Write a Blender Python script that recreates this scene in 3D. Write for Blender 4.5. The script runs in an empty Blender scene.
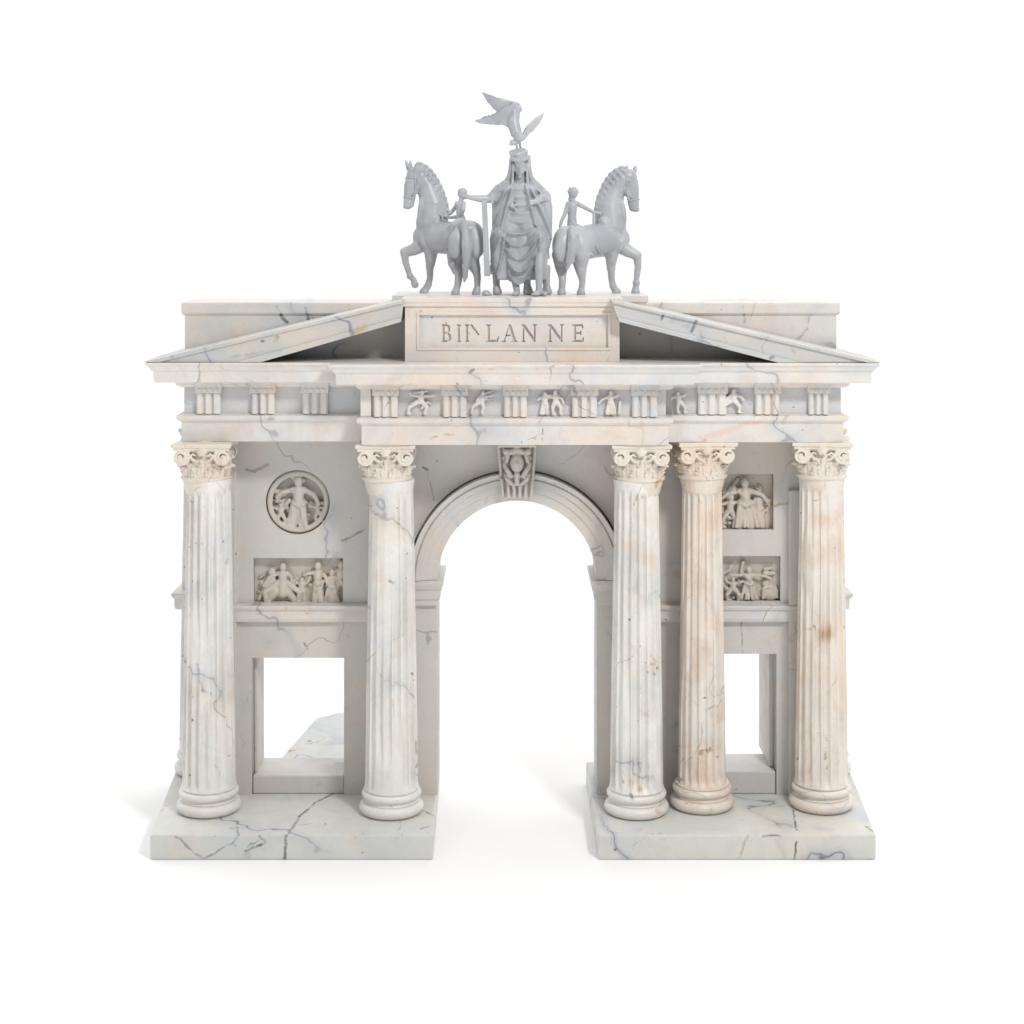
import bpy, bmesh, math, random
from mathutils import Vector, Matrix, noise, Quaternion
random.seed(7)
S = bpy.context.scene
C = S.collection
PI = math.pi
D = 17.0; ZC = 6.40; HY = 220.0          # camera distance to the front of the plinths, lens height, its horizon in the picture
def F(Y): return (D + Y) / D
def X(px, Y): return (px - 512) / 100 * F(Y)
def Z(py, Y): return ZC + (HY - py) / 100 * F(Y)
def P(px, py, Y): return Vector((X(px, Y), Y, Z(py, Y)))

# ------------------------------------------------------------ materials
class NT:
    def __init__(s, name):
        s.m = bpy.data.materials.new(name); s.m.use_nodes = True
        s.t = s.m.node_tree; s.b = s.t.nodes['Principled BSDF']
    def n(s, t, **k):
        o = s.t.nodes.new(t)
        for a, v in k.items():
            if a in ('operation', 'blend_type', 'data_type', 'noise_dimensions', 'feature', 'interpolation_type', 'normalize'): setattr(o, a, v)
            else:
                key = int(a[1:]) if a[0] == 'i' and a[1:].isdigit() else a
                if hasattr(v, 'links') or isinstance(v, bpy.types.NodeSocket): s.t.links.new(v, o.inputs[key])
                else: o.inputs[key].default_value = v
        return o
    def noise(s, vec, scale, detail=4, rough=.5):
        return s.n('ShaderNodeTexNoise', Vector=vec, Scale=scale, Detail=detail, Roughness=rough)
    def math(s, op, a, b=0.0):
        return s.n('ShaderNodeMath', operation=op, i0=a, i1=b).outputs[0]
    def rng(s, v, a, b, c=0., d=1.):
        o = s.n('ShaderNodeMapRange', i0=v, i1=a, i2=b, i3=c, i4=d, interpolation_type='SMOOTHSTEP'); return o.outputs[0]
    def mix(s, f, a, b, blend='MIX'):
        o = s.t.nodes.new('ShaderNodeMix'); o.data_type = 'RGBA'; o.blend_type = blend; o.clamp_factor = True
        for i, v in ((0, f), (6, a), (7, b)):
            if isinstance(v, bpy.types.NodeSocket): s.t.links.new(v, o.inputs[i])
            else: o.inputs[i].default_value = v
        return o.outputs[2]

def marble(name, base, vein=.5, warm=.4, crack=.5, off=0., blue=.3, bump=.25, rough=.42, marks=(), dirs=((.75, .35, .62), (-.8, .3, .55))):
    k = NT(name)
    g = k.n('ShaderNodeNewGeometry').outputs['Position']
    g0 = g
    g = k.n('ShaderNodeVectorMath', operation='ADD', i0=g, i1=(off, off * 1.7, -off * .6)).outputs[0]
    w = k.noise(g, .7, 2.6, .5).outputs['Color']
    w = k.n('ShaderNodeVectorMath', operation='SUBTRACT', i0=w, i1=(.5, .5, .5)).outputs[0]
    w = k.n('ShaderNodeVectorMath', operation='SCALE', i0=w); w.inputs['Scale'].default_value = 1.5
    p = k.n('ShaderNodeVectorMath', operation='ADD', i0=g, i1=w.outputs[0]).outputs[0]
    def sheets(d, freq, warp, sc, det):
        t = k.n('ShaderNodeVectorMath', operation='DOT_PRODUCT', i0=p, i1=d).outputs['Value']
        nz = k.noise(g, sc, det, .58).outputs[0]
        t = k.math('ADD', k.math('MULTIPLY', t, freq), k.math('MULTIPLY', nz, warp))
        return k.math('ABSOLUTE', k.math('SUBTRACT', k.math('FRACT', t), .5))
    a = sheets(dirs[0], .75, 1.1, 1.0, 3.5)
    mask = k.rng(k.noise(g, 1.1, 3).outputs[0], .41, .55)
    thin = k.math('MULTIPLY', k.rng(a, 0, .016, 1, 0), mask)
    soft = k.math('MULTIPLY', k.rng(a, 0, .10, 1, 0), k.rng(k.noise(g, .8, 2).outputs[0], .40, .64))
    a2 = sheets(dirs[1], 1.0, .8, 1.5, 3)
    m2 = k.rng(k.noise(g, 1.7, 3).outputs[0], .53, .64)
    hair = k.math('MULTIPLY', k.rng(a2, 0, .012, 1, 0), m2)
    wm = k.rng(k.noise(p, .85, 4, .6).outputs[0], .47, .68)
    pk = k.rng(k.noise(p, 1.7, 3, .6).outputs[1], .5, .72)
    bl2 = k.rng(k.noise(p, 2.3, 5, .65).outputs[0], .46, .66)
    tn2 = k.rng(k.noise(k.n('ShaderNodeVectorMath', operation='ADD', i0=p, i1=(3., 7., 5.)).outputs[0], 2.6, 5, .65).outputs[0], .50, .68)
    bl = k.rng(k.noise(k.n('ShaderNodeVectorMath', operation='ADD', i0=p, i1=(9., 4., 2.)).outputs[0], .9, 4, .6).outputs[0], .46, .68)
    spot = k.rng(k.noise(p, 3.0, 4, .7).outputs[0], .645, .70)
    fine = k.noise(g, 22, 5, .7).outputs[0]
    pit = k.rng(k.noise(g, 13, 2, .5).outputs[0], .735, .765)
    c = k.mix(k.math('MULTIPLY', wm, warm), (*base, 1), (.80, .64, .50, 1))
    c = k.mix(k.math('MULTIPLY', pk, warm * .28), c, (.80, .56, .50, 1))
    c = k.mix(k.math('MULTIPLY', bl, blue), c, (.56, .61, .66, 1))
    c = k.mix(k.math('MULTIPLY', bl2, blue * .8), c, (.55, .58, .62, 1))
    c = k.mix(k.math('MULTIPLY', tn2, warm * .7), c, (.66, .52, .40, 1))
    c = k.mix(k.math('MULTIPLY', soft, vein * .6), c, (.42, .46, .51, 1))
    c = k.mix(k.math('MULTIPLY', thin, vein), c, (.20, .20, .23, 1))
    c = k.mix(k.math('MULTIPLY', hair, crack), c, (.10, .095, .10, 1))
    c = k.mix(k.math('MULTIPLY', spot, warm * 1.1), c, (.42, .25, .13, 1))
    c = k.mix(k.math('MULTIPLY', pit, .75), c, (.16, .13, .11, 1))
    c = k.mix(k.rng(fine, .3, .7, .10, 0), c, (.45, .40, .34, 1))
    if marks:
        gw = k.n('ShaderNodeVectorMath', operation='SUBTRACT', i0=k.noise(g0, 7, 4, .6).outputs['Color'], i1=(.5, .5, .5)).outputs[0]
        gs = k.n('ShaderNodeVectorMath', operation='SCALE', i0=gw); gs.inputs['Scale'].default_value = .075
        gm = k.n('ShaderNodeVectorMath', operation='ADD', i0=g0, i1=gs.outputs[0]).outputs[0]
        for A, B, wd, colr, st in marks:
            A = Vector(A); B = Vector(B); ba = B - A; L2 = max(ba.length_squared, 1e-8)
            pa = k.n('ShaderNodeVectorMath', operation='SUBTRACT', i0=gm, i1=tuple(A)).outputs[0]
            h = k.n('ShaderNodeVectorMath', operation='DOT_PRODUCT', i0=pa, i1=tuple(ba / L2)).outputs['Value']
            h = k.math('MINIMUM', k.math('MAXIMUM', h, 0), 1)
            q = k.n('ShaderNodeVectorMath', operation='SCALE', i0=tuple(ba)); k.t.links.new(h, q.inputs['Scale'])
            dd = k.n('ShaderNodeVectorMath', operation='DISTANCE', i0=pa, i1=q.outputs[0]).outputs['Value']
            brk = 1.0 if st >= 1 else k.rng(k.noise(g0, 9 if wd < .06 else 5, 4, .7).outputs[0], .34, .56, .25, 1)
            c = k.mix(k.math('MULTIPLY', k.rng(dd, 0 if wd > .06 else wd * .2, wd * 1.15, st, 0), brk), c, (*colr, 1))
    k.t.links.new(c, k.b.inputs['Base Color'])
    k.t.links.new(k.rng(k.noise(g, 5, 4).outputs[0], .3, .7, rough - .08, rough + .12), k.b.inputs['Roughness'])
    h = k.math('ADD', k.math('MULTIPLY', fine, .5), k.math('MULTIPLY', hair, -1.2))
    h = k.math('ADD', h, k.noise(g, 7, 4, .6).outputs[0])
    b = k.n('ShaderNodeBump', Strength=bump, Distance=.02, Height=h)
    k.t.links.new(b.outputs[0], k.b.inputs['Normal'])
    return k.m

M = {}
DK = (.09, .09, .10); GY = (.28, .31, .36); BR = (.38, .24, .12); OC = (.50, .36, .16)
def T(px, py): Y = D * ((ZC - .25) * 100 / (py - HY) - 1); return P(px, py, Y)      # a point on the plinths' top
def path(pts, w, colr, st=.9): return [(a, b, w, colr, st) for a, b in zip(pts, pts[1:])]
Fp = lambda x, y: P(x, y, 0)
mk_slab = path([Fp(284, 860), Fp(287, 836), T(300, 816), T(315, 803), T(334, 793)], .022, DK, .85) + path([Fp(176, 836), Fp(203, 859), Fp(232, 843), Fp(238, 835), T(236, 824)], .017, GY) \
  + path([Fp(260, 836), Fp(266, 842), Fp(245, 851)], .018, DK) + path([T(232, 828), Fp(248, 856)], .05, GY, .45) \
  + path([T(792, 806), T(797, 830), Fp(796, 842), Fp(794, 860)], .015, DK) + path([Fp(748, 836), Fp(739, 858)], .02, BR, .5) + path([Fp(763, 836), Fp(780, 835)], .018, DK, .8) + path([T(866, 826), T(872, 832)], .02, DK, .8) \
  + path([T(430, 826), T(420, 829)], .02, DK, .6) + path([P(277, 765, 2), P(300, 755, 2.6), P(350, 770, 2)], .02, GY, .8)
W_ = lambda x, y: P(x, y, 1.18)
mk_wall = path([W_(246, 469), W_(254, 472), W_(268, 466)], .022, DK, .75) + path([W_(366, 529), W_(342, 541)], .016, DK, .6) + path([W_(775, 506), W_(805, 500)], .02, BR, .7) + path([W_(427, 468), W_(434, 500)], .012, GY, .8) \
  + path([W_(305, 643), W_(308, 650)], .014, DK, .8) + path([W_(741, 622), W_(743, 655)], .012, GY, .9) + path([P(423, 467, 1.18), P(428, 470, 1.18)], .015, DK, .7)
C5 = P(825, 635, .57)
mk_warm = [(C5, C5 + Vector((.02, 0, .02)), .13, (.42, .25, .10), 1.), (C5, C5 + Vector((.0, 0, -.01)), .05, (.26, .13, .05), 1.)] + path([P(808, 634, .6), P(822, 648, .57)], .02, GY, .8) + path([P(700, 515, .6), P(702, 580, .6)], .02, BR, .35) + path([P(697, 565, .6), P(706, 582, .6)], .04, BR, .6) \
  + path([P(805, 522, .6), P(835, 520, .6)], .14, (.70, .48, .32), .5) + path([P(700, 640, .6), P(712, 655, .6)], .03, BR, .4)
CC = lambda x, y: P(x, y, .10)
mk_ent = path([CC(468, 376), CC(475, 366), CC(485, 365), CC(491, 369)], .022, DK, .75) + path([P(536, 362, .1), P(537, 368, .1)], .02, DK, .8) + path([P(542, 429, .36), P(542, 441, .36)], .014, DK, .7) \
  + path([P(277, 306, 1.33), P(281, 316, 1.33), P(288, 322, 1.33)], .025, DK, .8) + path([P(305, 306, 1.33), P(309, 326, 1.33)], .026, DK, .8) + path([P(330, 318, 1.33), P(345, 317, 1.33)], .02, DK, .8) + path([P(350, 309, 1.33), P(356, 312, 1.33)], .025, DK, .8) \
  + path([P(743, 306, 1.33), P(744, 322, 1.33)], .022, DK, .8) + path([P(812, 308, 1.33), P(808, 330, 1.33), P(796, 340, 1.33)], .02, GY, .7) + path([P(700, 440, .58), P(764, 418, .58)], .05, (.72, .48, .40), .6) + path([P(340, 398, .6), P(352, 402, .6)], .05, GY, .6) \
  + path([P(700, 437, .55), P(705, 440, .55)], .035, BR, .7) + path([P(617, 376, .1), P(620, 379, .1)], .03, DK, .7) + path([P(470, 303, .45), P(488, 312, .45)], .12, (.78, .56, .52), .6)
RF = lambda x, y: P(x, y, .29)
mk_roof = path([RF(661, 319), RF(665, 312)], .024, DK) + path([RF(692, 331), RF(696, 321)], .028, DK) + path([RF(675, 319), RF(690, 324)], .07, GY, .75) + path([RF(668, 314), RF(690, 317)], .016, DK, .6) + path([P(357, 332, .35), P(364, 328, .35)], .05, OC, .75) \
  + path([P(315, 338, .35), P(330, 333, .35)], .10, (.74, .56, .48), .5) + path([RF(771, 358), RF(773, 357)], .03, DK, .8) + path([P(261, 341, .35), P(263, 341, .35)], .02, DK, .8) + path([P(230, 358, .35), P(262, 352, .35)], .018, GY, .5)
mk_col = path([P(197, 665, .5), P(202, 690, .5), P(222, 700, .5)], .022, GY, .6) + path([P(389, 581, .44), P(400, 586, .44)], .022, DK, .6) + path([P(622, 782, .45), P(630, 790, .42), P(633, 800, .4)], .022, DK, .7) + path([P(612, 750, .5), P(620, 770, .45), P(640, 790, .42), P(656, 768, .45)], .03, (.62, .44, .28), .6) \
  + path([P(645, 672, .45), P(655, 674, .5)], .022, GY, .7) + path([P(610, 525, .5), P(636, 523, .43)], .024, (.50, .38, .33), .7) + path([P(619, 540, .5), P(655, 565, .5)], .14, (.76, .60, .46), .5) + path([P(184, 540, .6), P(208, 545, .5)], .02, GY, .5) + path([P(212, 634, .46), P(222, 640, .46), P(230, 634, .5)], .024, GY, .7) \
  + path([P(392, 700, .44), P(396, 718, .44)], .024, (.45, .40, .36), .6) + path([P(240, 758, .5), P(246, 763, .5)], .03, BR, .5)
M['slab']  = marble('slab_marble', (.685, .695, .66), vein=1.0, warm=.32, crack=.7, off=3.1, blue=.50, marks=mk_slab)
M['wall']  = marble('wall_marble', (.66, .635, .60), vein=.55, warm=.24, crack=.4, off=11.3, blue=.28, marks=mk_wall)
M['col']   = marble('column_marble', (.85, .83, .79), vein=.5, warm=.36, crack=.5, off=5.2, blue=.34, marks=mk_col)
M['warm']  = marble('warm_column_marble', (.82, .765, .70), vein=.3, warm=.75, crack=.5, off=23.0, blue=.14, marks=mk_warm)
M['ent']   = marble('entablature_marble', (.745, .72, .69), vein=.6, warm=.46, crack=.55, off=8.5, blue=.50, marks=mk_ent)
M['roof']  = marble('roof_marble', (.53, .53, .51), vein=.8, warm=.5, crack=.3, off=14.0, blue=.45, marks=mk_roof)
M['carve'] = marble('carved_marble', (.60, .565, .51), vein=.1, warm=.4, crack=.2, off=2.0, blue=.1, bump=.5)
M['cap']   = marble('capital_marble', (.79, .73, .64), vein=.15, warm=.6, crack=.2, off=6.0, blue=.08, bump=.4)
M['panel'] = marble('panel_marble', (.74, .71, .67), vein=.05, warm=.35, crack=0., off=31.0, blue=.3)
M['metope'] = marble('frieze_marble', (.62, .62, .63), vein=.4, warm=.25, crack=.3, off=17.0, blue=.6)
k = NT('pewter_resin')
g = k.n('ShaderNodeNewGeometry').outputs['Position']
k.t.links.new(k.mix(k.rng(k.noise(g, 3, 4).outputs[0], .35, .65), (.36, .375, .405, 1), (.45, .465, .49, 1)), k.b.inputs['Base Color'])
k.t.links.new(k.n('ShaderNodeBump', Strength=.15, Distance=.01, Height=k.noise(g, 26, 4, .6).outputs[0]).outputs[0], k.b.inputs['Normal'])
k.b.inputs['Roughness'].default_value = .38
M['grey'] = k.m
k = NT('dark_resin'); k.b.inputs['Base Color'].default_value = (.10, .09, .10, 1); k.b.inputs['Roughness'].default_value = .6
M['dark'] = k.m
k = NT('white_table')
g = k.n('ShaderNodeNewGeometry').outputs['Position']
k.t.links.new(k.mix(k.noise(g, 2, 3).outputs[0], (.93, .93, .93, 1), (.95, .95, .95, 1)), k.b.inputs['Base Color'])
k.b.inputs['Roughness'].default_value = .75
M['table'] = k.m

# ------------------------------------------------------------ object helpers
def link(name, me, mat, parent=None):
    me.name = name
    o = bpy.data.objects.new(name, me); C.objects.link(o)
    if mat: me.materials.append(mat)
    if parent: o.parent = parent
    return o
def fin(name, bm, mat, parent=None, bevel=0., smooth=None, segs=2):
    bmesh.ops.recalc_face_normals(bm, faces=bm.faces[:])
    me = bpy.data.meshes.new(name); bm.to_mesh(me); bm.free()
    o = link(name, me, mat, parent)
    if smooth is not None:
        for p in me.polygons: p.use_smooth = True
        me.set_sharp_from_angle(angle=math.radians(smooth))
    if bevel:
        b = o.modifiers.new('bevel', 'BEVEL'); b.width = bevel; b.segments = segs; b.limit_method = 'ANGLE'; b.angle_limit = math.radians(35)
    return o
def empty(name, loc, **props):
    o = bpy.data.objects.new(name, None); C.objects.link(o); o.location = loc; o.empty_display_size = .1
    for a, v in props.items(): o[a] = v
    return o
def reroot(root):
    """keep world-space meshes in place under an Empty that stands at the thing's base"""
    for ch in root.children: ch.location = ch.location - root.location
def box(bm, x0, x1, y0, y1, z0, z1):
    v = [bm.verts.new((x, y, z)) for z in (z0, z1) for y in (y0, y1) for x in (x0, x1)]
    for f in ((0, 1, 3, 2), (4, 6, 7, 5), (0, 4, 5, 1), (2, 3, 7, 6), (0, 2, 6, 4), (1, 5, 7, 3)):
        bm.faces.new([v[i] for i in f])
    return v
def prismY(bm, pts, y0, y1):
    """polygon in x,z extruded from y0 to y1"""
    a = [bm.verts.new((x, y0, z)) for x, z in pts]; b = [bm.verts.new((x, y1, z)) for x, z in pts]
    bm.faces.new(a); bm.faces.new(b[::-1]); n = len(pts)
    for i in range(n): bm.faces.new((a[i], a[(i + 1) % n], b[(i + 1) % n], b[i]))
def stack(bm, poly, prof):
    """horizontal mouldings: offset copies of an axis-aligned plan joined up a profile"""
    n = len(poly); loops = []
    def nrm(a, b):
        d = Vector((b[0] - a[0], b[1] - a[1])).normalized(); return Vector((d.y, -d.x))
    offs = []
    for i in range(n):
        n1 = nrm(poly[i - 1], poly[i]); n2 = nrm(poly[i], poly[(i + 1) % n]); offs.append(n1 + n2)
    for off, z in prof:
        loops.append([bm.verts.new((poly[i][0] + offs[i].x * off, poly[i][1] + offs[i].y * off, z)) for i in range(n)])
    for a, b in zip(loops, loops[1:]):
        for i in range(n): bm.faces.new((a[i], a[(i + 1) % n], b[(i + 1) % n], b[i]))
    bm.faces.new(loops[0][::-1]); bm.faces.new(loops[-1])
def rect(x0, x1, y0, y1): return [(x0, y0), (x1, y0), (x1, y1), (x0, y1)]
def lathe(bm, prof, cx=0, cy=0, n=64, flute=None):
    loops = []
    for r, z in prof:
        L = []
        for i in range(n):
            a = 2 * PI * i / n; rr = r
            if flute: rr = flute(r, z, a)
            L.append(bm.verts.new((cx + rr * math.cos(a), cy + rr * math.sin(a), z)))
        loops.append(L)
    for a, b in zip(loops, loops[1:]):
        for i in range(n): bm.faces.new((a[i], a[(i + 1) % n], b[(i + 1) % n], b[i]))
    bm.faces.new(loops[0][::-1]); bm.faces.new(loops[-1])
def plate(name, loops, y0, y1, mat, parent, bevel=0.):
    """flat plate with holes: 2-D outlines in x,z, filled and given thickness from y0 to y1"""
    cu = bpy.data.curves.new(name, 'CURVE'); cu.dimensions = '2D'; cu.fill_mode = 'BOTH'; cu.extrude = abs(y1 - y0) / 2
    for pts in loops:
        s = cu.splines.new('POLY'); s.points.add(len(pts) - 1); s.use_cyclic_u = True
        for q, (x, z) in zip(s.points, pts): q.co = (x, z, 0, 1)
    t = bpy.data.objects.new('tmp', cu); C.objects.link(t)
    dg = bpy.context.evaluated_depsgraph_get()
    me = bpy.data.meshes.new_from_object(t.evaluated_get(dg))
    me.transform(Matrix.Translation((0, (y0 + y1) / 2, 0)) @ Matrix.Rotation(PI / 2, 4, 'X'))
    bpy.data.objects.remove(t); bpy.data.curves.remove(cu)
    me.materials.clear()
    bm = bmesh.new(); bm.from_mesh(me); bmesh.ops.remove_doubles(bm, verts=bm.verts[:], dist=1e-5)
    bmesh.ops.recalc_face_normals(bm, faces=bm.faces[:]); bm.to_mesh(me); bm.free()
    return link(name, me, mat, parent)

# ------------------------------------------------------------ sculpting: overlapping tapered forms fused into one skin
_u = None
def unit():
    global _u
    if _u is None:
        b = bmesh.new(); bmesh.ops.create_uvsphere(b, u_segments=16, v_segments=10, radius=1)
        b.verts.ensure_lookup_table(); _u = ([v.co.copy() for v in b.verts], [[v.index for v in f.verts] for f in b.faces]); b.free()
    return _u
class Clay:
    def __init__(s): s.v = []; s.f = []
    def add(s, vs, fs):
        n = len(s.v); s.v += vs; s.f += [[i + n for i in f] for f in fs]
    def ell(s, c, r, rot=None):
        if not hasattr(r, '__len__'): r = (r, r, r)
        vs, fs = unit(); q = rot.to_matrix() if rot else None
        out = []
        for v in vs:
            w = Vector((v.x * r[0], v.y * r[1], v.z * r[2]))
            if q: w = q @ w
            out.append(w + Vector(c))
        s.add(out, fs)
    def cap(s, a, ra, b, rb, flat=1.0):
        a = Vector(a); b = Vector(b); d = b - a; L = d.length
        if L < 1e-5: return s.ell(a, ra)
        d /= L; u = d.orthogonal().normalized(); w = d.cross(u); n = 28 if max(ra, rb) > .07 else 14
        vs = []; rings = []
        for t, k in ((-1, 0), (-.87, .5), (-.5, .87), (0, 1)):
            rings.append((a + d * (ra * t), ra * k))
        for t, k in ((0, 1), (.5, .87), (.87, .5), (1, 0)):
            rings.append((b + d * (rb * t), rb * k))
        idx = []
        for c, r in rings:
            if r == 0: idx.append([len(vs)]); vs.append(c.copy())
            else:
                base = len(vs)
                for i in range(n):
                    th = 2 * PI * i / n; e = u * math.cos(th) * r + w * math.sin(th) * r
                    e.y *= flat; vs.append(c + e)
                idx.append(list(range(base, base + n)))
        fs = []
        for p, q in zip(idx, idx[1:]):
            for i in range(n):
                j = (i + 1) % n
                if len(p) == 1: fs.append([p[0], q[j], q[i]])
                elif len(q) == 1: fs.append([p[i], p[j], q[0]])
                else: fs.append([p[i], p[j], q[j], q[i]])
        s.add(vs, fs)
    def chain(s, pts, flat=1.0):
        for a, b in zip(pts, pts[1:]): s.cap(a[0], a[1], b[0], b[1], flat)
    def prism(s, pts, y0, y1):
        n = len(pts); y0f = y0 if callable(y0) else (lambda x, z: y0); y1f = y1 if callable(y1) else (lambda x, z: y1)
        vs = [Vector((x, y0f(x, z), z)) for x, z in pts] + [Vector((x, y1f(x, z), z)) for x, z in pts]
        from mathutils.geometry import tessellate_polygon
        tri = tessellate_polygon([[Vector((x, z, 0)) for x, z in pts]])
        fs = [list(t) for t in tri] + [[i + n for i in t[::-1]] for t in tri] + [[i, (i + 1) % n, (i + 1) % n + n, i + n] for i in range(n)]
        b = bmesh.new(); bv = [b.verts.new(v) for v in vs]
        for f in fs:
            try: b.faces.new([bv[i] for i in f])
            except ValueError: pass
        bmesh.ops.recalc_face_normals(b, faces=b.faces[:])
        b.verts.index_update()
        s.add([v.co.copy() for v in b.verts], [[v.index for v in f.verts] for f in b.faces]); b.free()
    def box(s, x0, x1, y0, y1, z0, z1): s.prism([(x0, z0), (x1, z0), (x1, z1), (x0, z1)], y0, y1)
    def fire(s, name, mat, parent=None, vox=.008, smooth=2, crop=None):
        me = bpy.data.meshes.new('t'); me.from_pydata([tuple(v) for v in s.v], [], s.f)
        t = bpy.data.objects.new('t', me); C.objects.link(t)
        r = t.modifiers.new('r', 'REMESH'); r.mode = 'VOXEL'; r.voxel_size = vox
        if smooth: q = t.modifiers.new('s', 'SMOOTH'); q.factor = .5; q.iterations = smooth
        dg = bpy.context.evaluated_depsgraph_get()
        out = bpy.data.meshes.new_from_object(t.evaluated_get(dg))
        bpy.data.objects.remove(t); bpy.data.meshes.remove(me)
        for p in out.polygons: p.use_smooth = True
        out.materials.clear()
        return link(name, out, mat, parent)
class Px(Clay):
    """clay laid out in picture units at a real depth: radii in the same units"""
    def p(s, q): return P(q[0], q[1], q[2])
    def c(s, *pts, flat=1.0):
        s.chain([(s.p(q), q[3] / 100 * F(q[2])) for q in pts], flat)
    def e(s, px, py, Y, rx, ry, rz, ang=0, yaw=0):
        k = F(Y) / 100
        rot = Quaternion((0, 0, 1), yaw) @ Quaternion((0, 1, 0), math.radians(ang))
        s.ell(P(px, py, Y), (rx * k, ry * k, rz * k), rot)

# ------------------------------------------------------------ the setting
bm = bmesh.new()
v = [bm.verts.new(p) for p in ((-400, -400, 0), (400, -400, 0), (400, 400, 0), (-400, 400, 0))]; bm.faces.new(v)
t = fin('ground', bm, M['table']); t['kind'] = 'structure'

# ------------------------------------------------------------ the arch
arch = empty('triumphal_arch', (0, 1.2, 0), label='veined white marble triumphal arch model with columns, pediment and carved inscription', category='arch model')
def plinth(poly, z1):
    bm = bmesh.new()
    a = [bm.verts.new((x, y, 0.0)) for x, y in poly]; b = [bm.verts.new((x, y, z1)) for x, y in poly]
    bm.faces.new(a[::-1]); bm.faces.new(b); n = len(poly)
    for i in range(n): bm.faces.new((a[i], a[(i + 1) % n], b[(i + 1) % n], b[i]))
    return fin('plinth', bm, M['slab'], arch, bevel=.016)
plinth([(-3.62, 0), (-.79, 0), (-.82, 2.3), (-3.78, 2.3)], .25)
plinth([(.86, 0), (3.64, 0), (3.80, 2.3), (.84, 2.3)], .25)
bs = plinth([(-2.66, 2.304), (-1.12, 2.304), (-1.12, 4.25), (-2.15, 4.25), (-2.42, 4.0)], .247)
bs['label'] = 'rear slab seen through the left opening'

# wall -----------------------------------------------------------
AX, AR, AZ = .053, .853, 2.562
def arc(r, a0, a1, n=48): return [(AX + r * math.cos(a0 + (a1 - a0) * i / n), AZ + r * math.sin(a0 + (a1 - a0) * i / n)) for i in range(n + 1)]
def outline(r, xi):
    return [(-3.36, .25), (-2.78, .25), (-2.78, 1.718), (-1.796, 1.718), (-1.796, .25), (AX - AR, .25), (AX - AR, AZ - .05)] + \
        [(AX - r, AZ - .05)] * (r > AR) + arc(r, PI, 0) + [(AX + r, AZ - .05)] * (r > AR) + \
        [(AX + AR, AZ - .05), (AX + AR, .25), (1.95, .25), (1.95, 1.76), (2.83, 1.76), (2.83, .25), (3.36, .25), (3.36, 4.115), (-3.36, 4.115)]
def R_(a, b, c, d, Y=1.18): return [(X(a, Y), Z(d, Y)), (X(b, Y), Z(d, Y)), (X(b, Y), Z(c, Y)), (X(a, Y), Z(c, Y))]
mc = (X(297.5, 1.18), Z(502.5, 1.18))
circ = lambda r, n=64: [(mc[0] + r * math.cos(2 * PI * i / n), mc[1] + r * math.sin(2 * PI * i / n)) for i in range(n)]
WY = 1.18; WD = 1.31
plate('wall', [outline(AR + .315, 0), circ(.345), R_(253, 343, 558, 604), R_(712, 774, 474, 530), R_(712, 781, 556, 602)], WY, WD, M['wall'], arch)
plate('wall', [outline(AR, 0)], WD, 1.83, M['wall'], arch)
# sills and inner jambs of the side openings
bm = bmesh.new(); box(bm, -2.777, -1.799, 1.215, 1.828, .252, .446); fin('sill', bm, M['wall'], arch, bevel=.012)
bm = bmesh.new(); box(bm, 1.953, 2.827, 1.215, 1.828, .252, .49); fin('sill', bm, M['wall'], arch, bevel=.012)
bm = bmesh.new(); box(bm, -2.777, -2.745, 1.33, 1.82, .448, 1.715); fin('jamb', bm, M['wall'], arch, bevel=.008)
bm = bmesh.new(); box(bm, 2.775, 2.827, 1.36, 2.12, .492, 1.757); fin('jamb', bm, M['wall'], arch, bevel=.008)
# side pilaster behind the outer right column, string courses
bm = bmesh.new(); box(bm, X(789, 1.1), 3.40, 1.09, 1.3, .252, 3.52); fin('pilaster', bm, M['wall'], arch, bevel=.012)
bm = bmesh.new(); box(bm, -3.345, X(236, 1.1), 1.12, 1.3, .252, 4.1); fin('pilaster', bm, M['wall'], arch, bevel=.012)
sp = [(0, 2.11), (.045, 2.115), (.055, 2.15), (.055, 2.235), (.075, 2.25), (.085, 2.275), (.085, 2.295), (0, 2.30)]
for x0, x1 in ((-3.42, -1.33), (1.42, 3.42)):
    bm = bmesh.new(); stack(bm, rect(x0, x1, 1.16, 1.85), sp); fin('string_course', bm, M['ent'], arch, bevel=.006)
for sx in (-1, 1):
    bm = bmesh.new(); stack(bm, rect(*sorted((sx * 3.40, sx * 3.66)), 1.75, 2.15), sp); fin('string_course', bm, M['ent'], arch, bevel=.006)
# imposts
ip = [(0, 2.28), (.012, 2.29), (.012, 2.34), (.035, 2.36), (.035, 2.45), (.055, 2.47), (.07, 2.52), (.07, 2.562), (-.02, 2.566)]
for x0, x1 in ((-1.33, AX - AR - .002), (AX + AR + .002, 1.42)):
    bm = bmesh.new(); stack(bm, rect(x0, x1, 1.14, 1.85), ip); fin('impost', bm, M['wall'], arch, bevel=.006)
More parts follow.
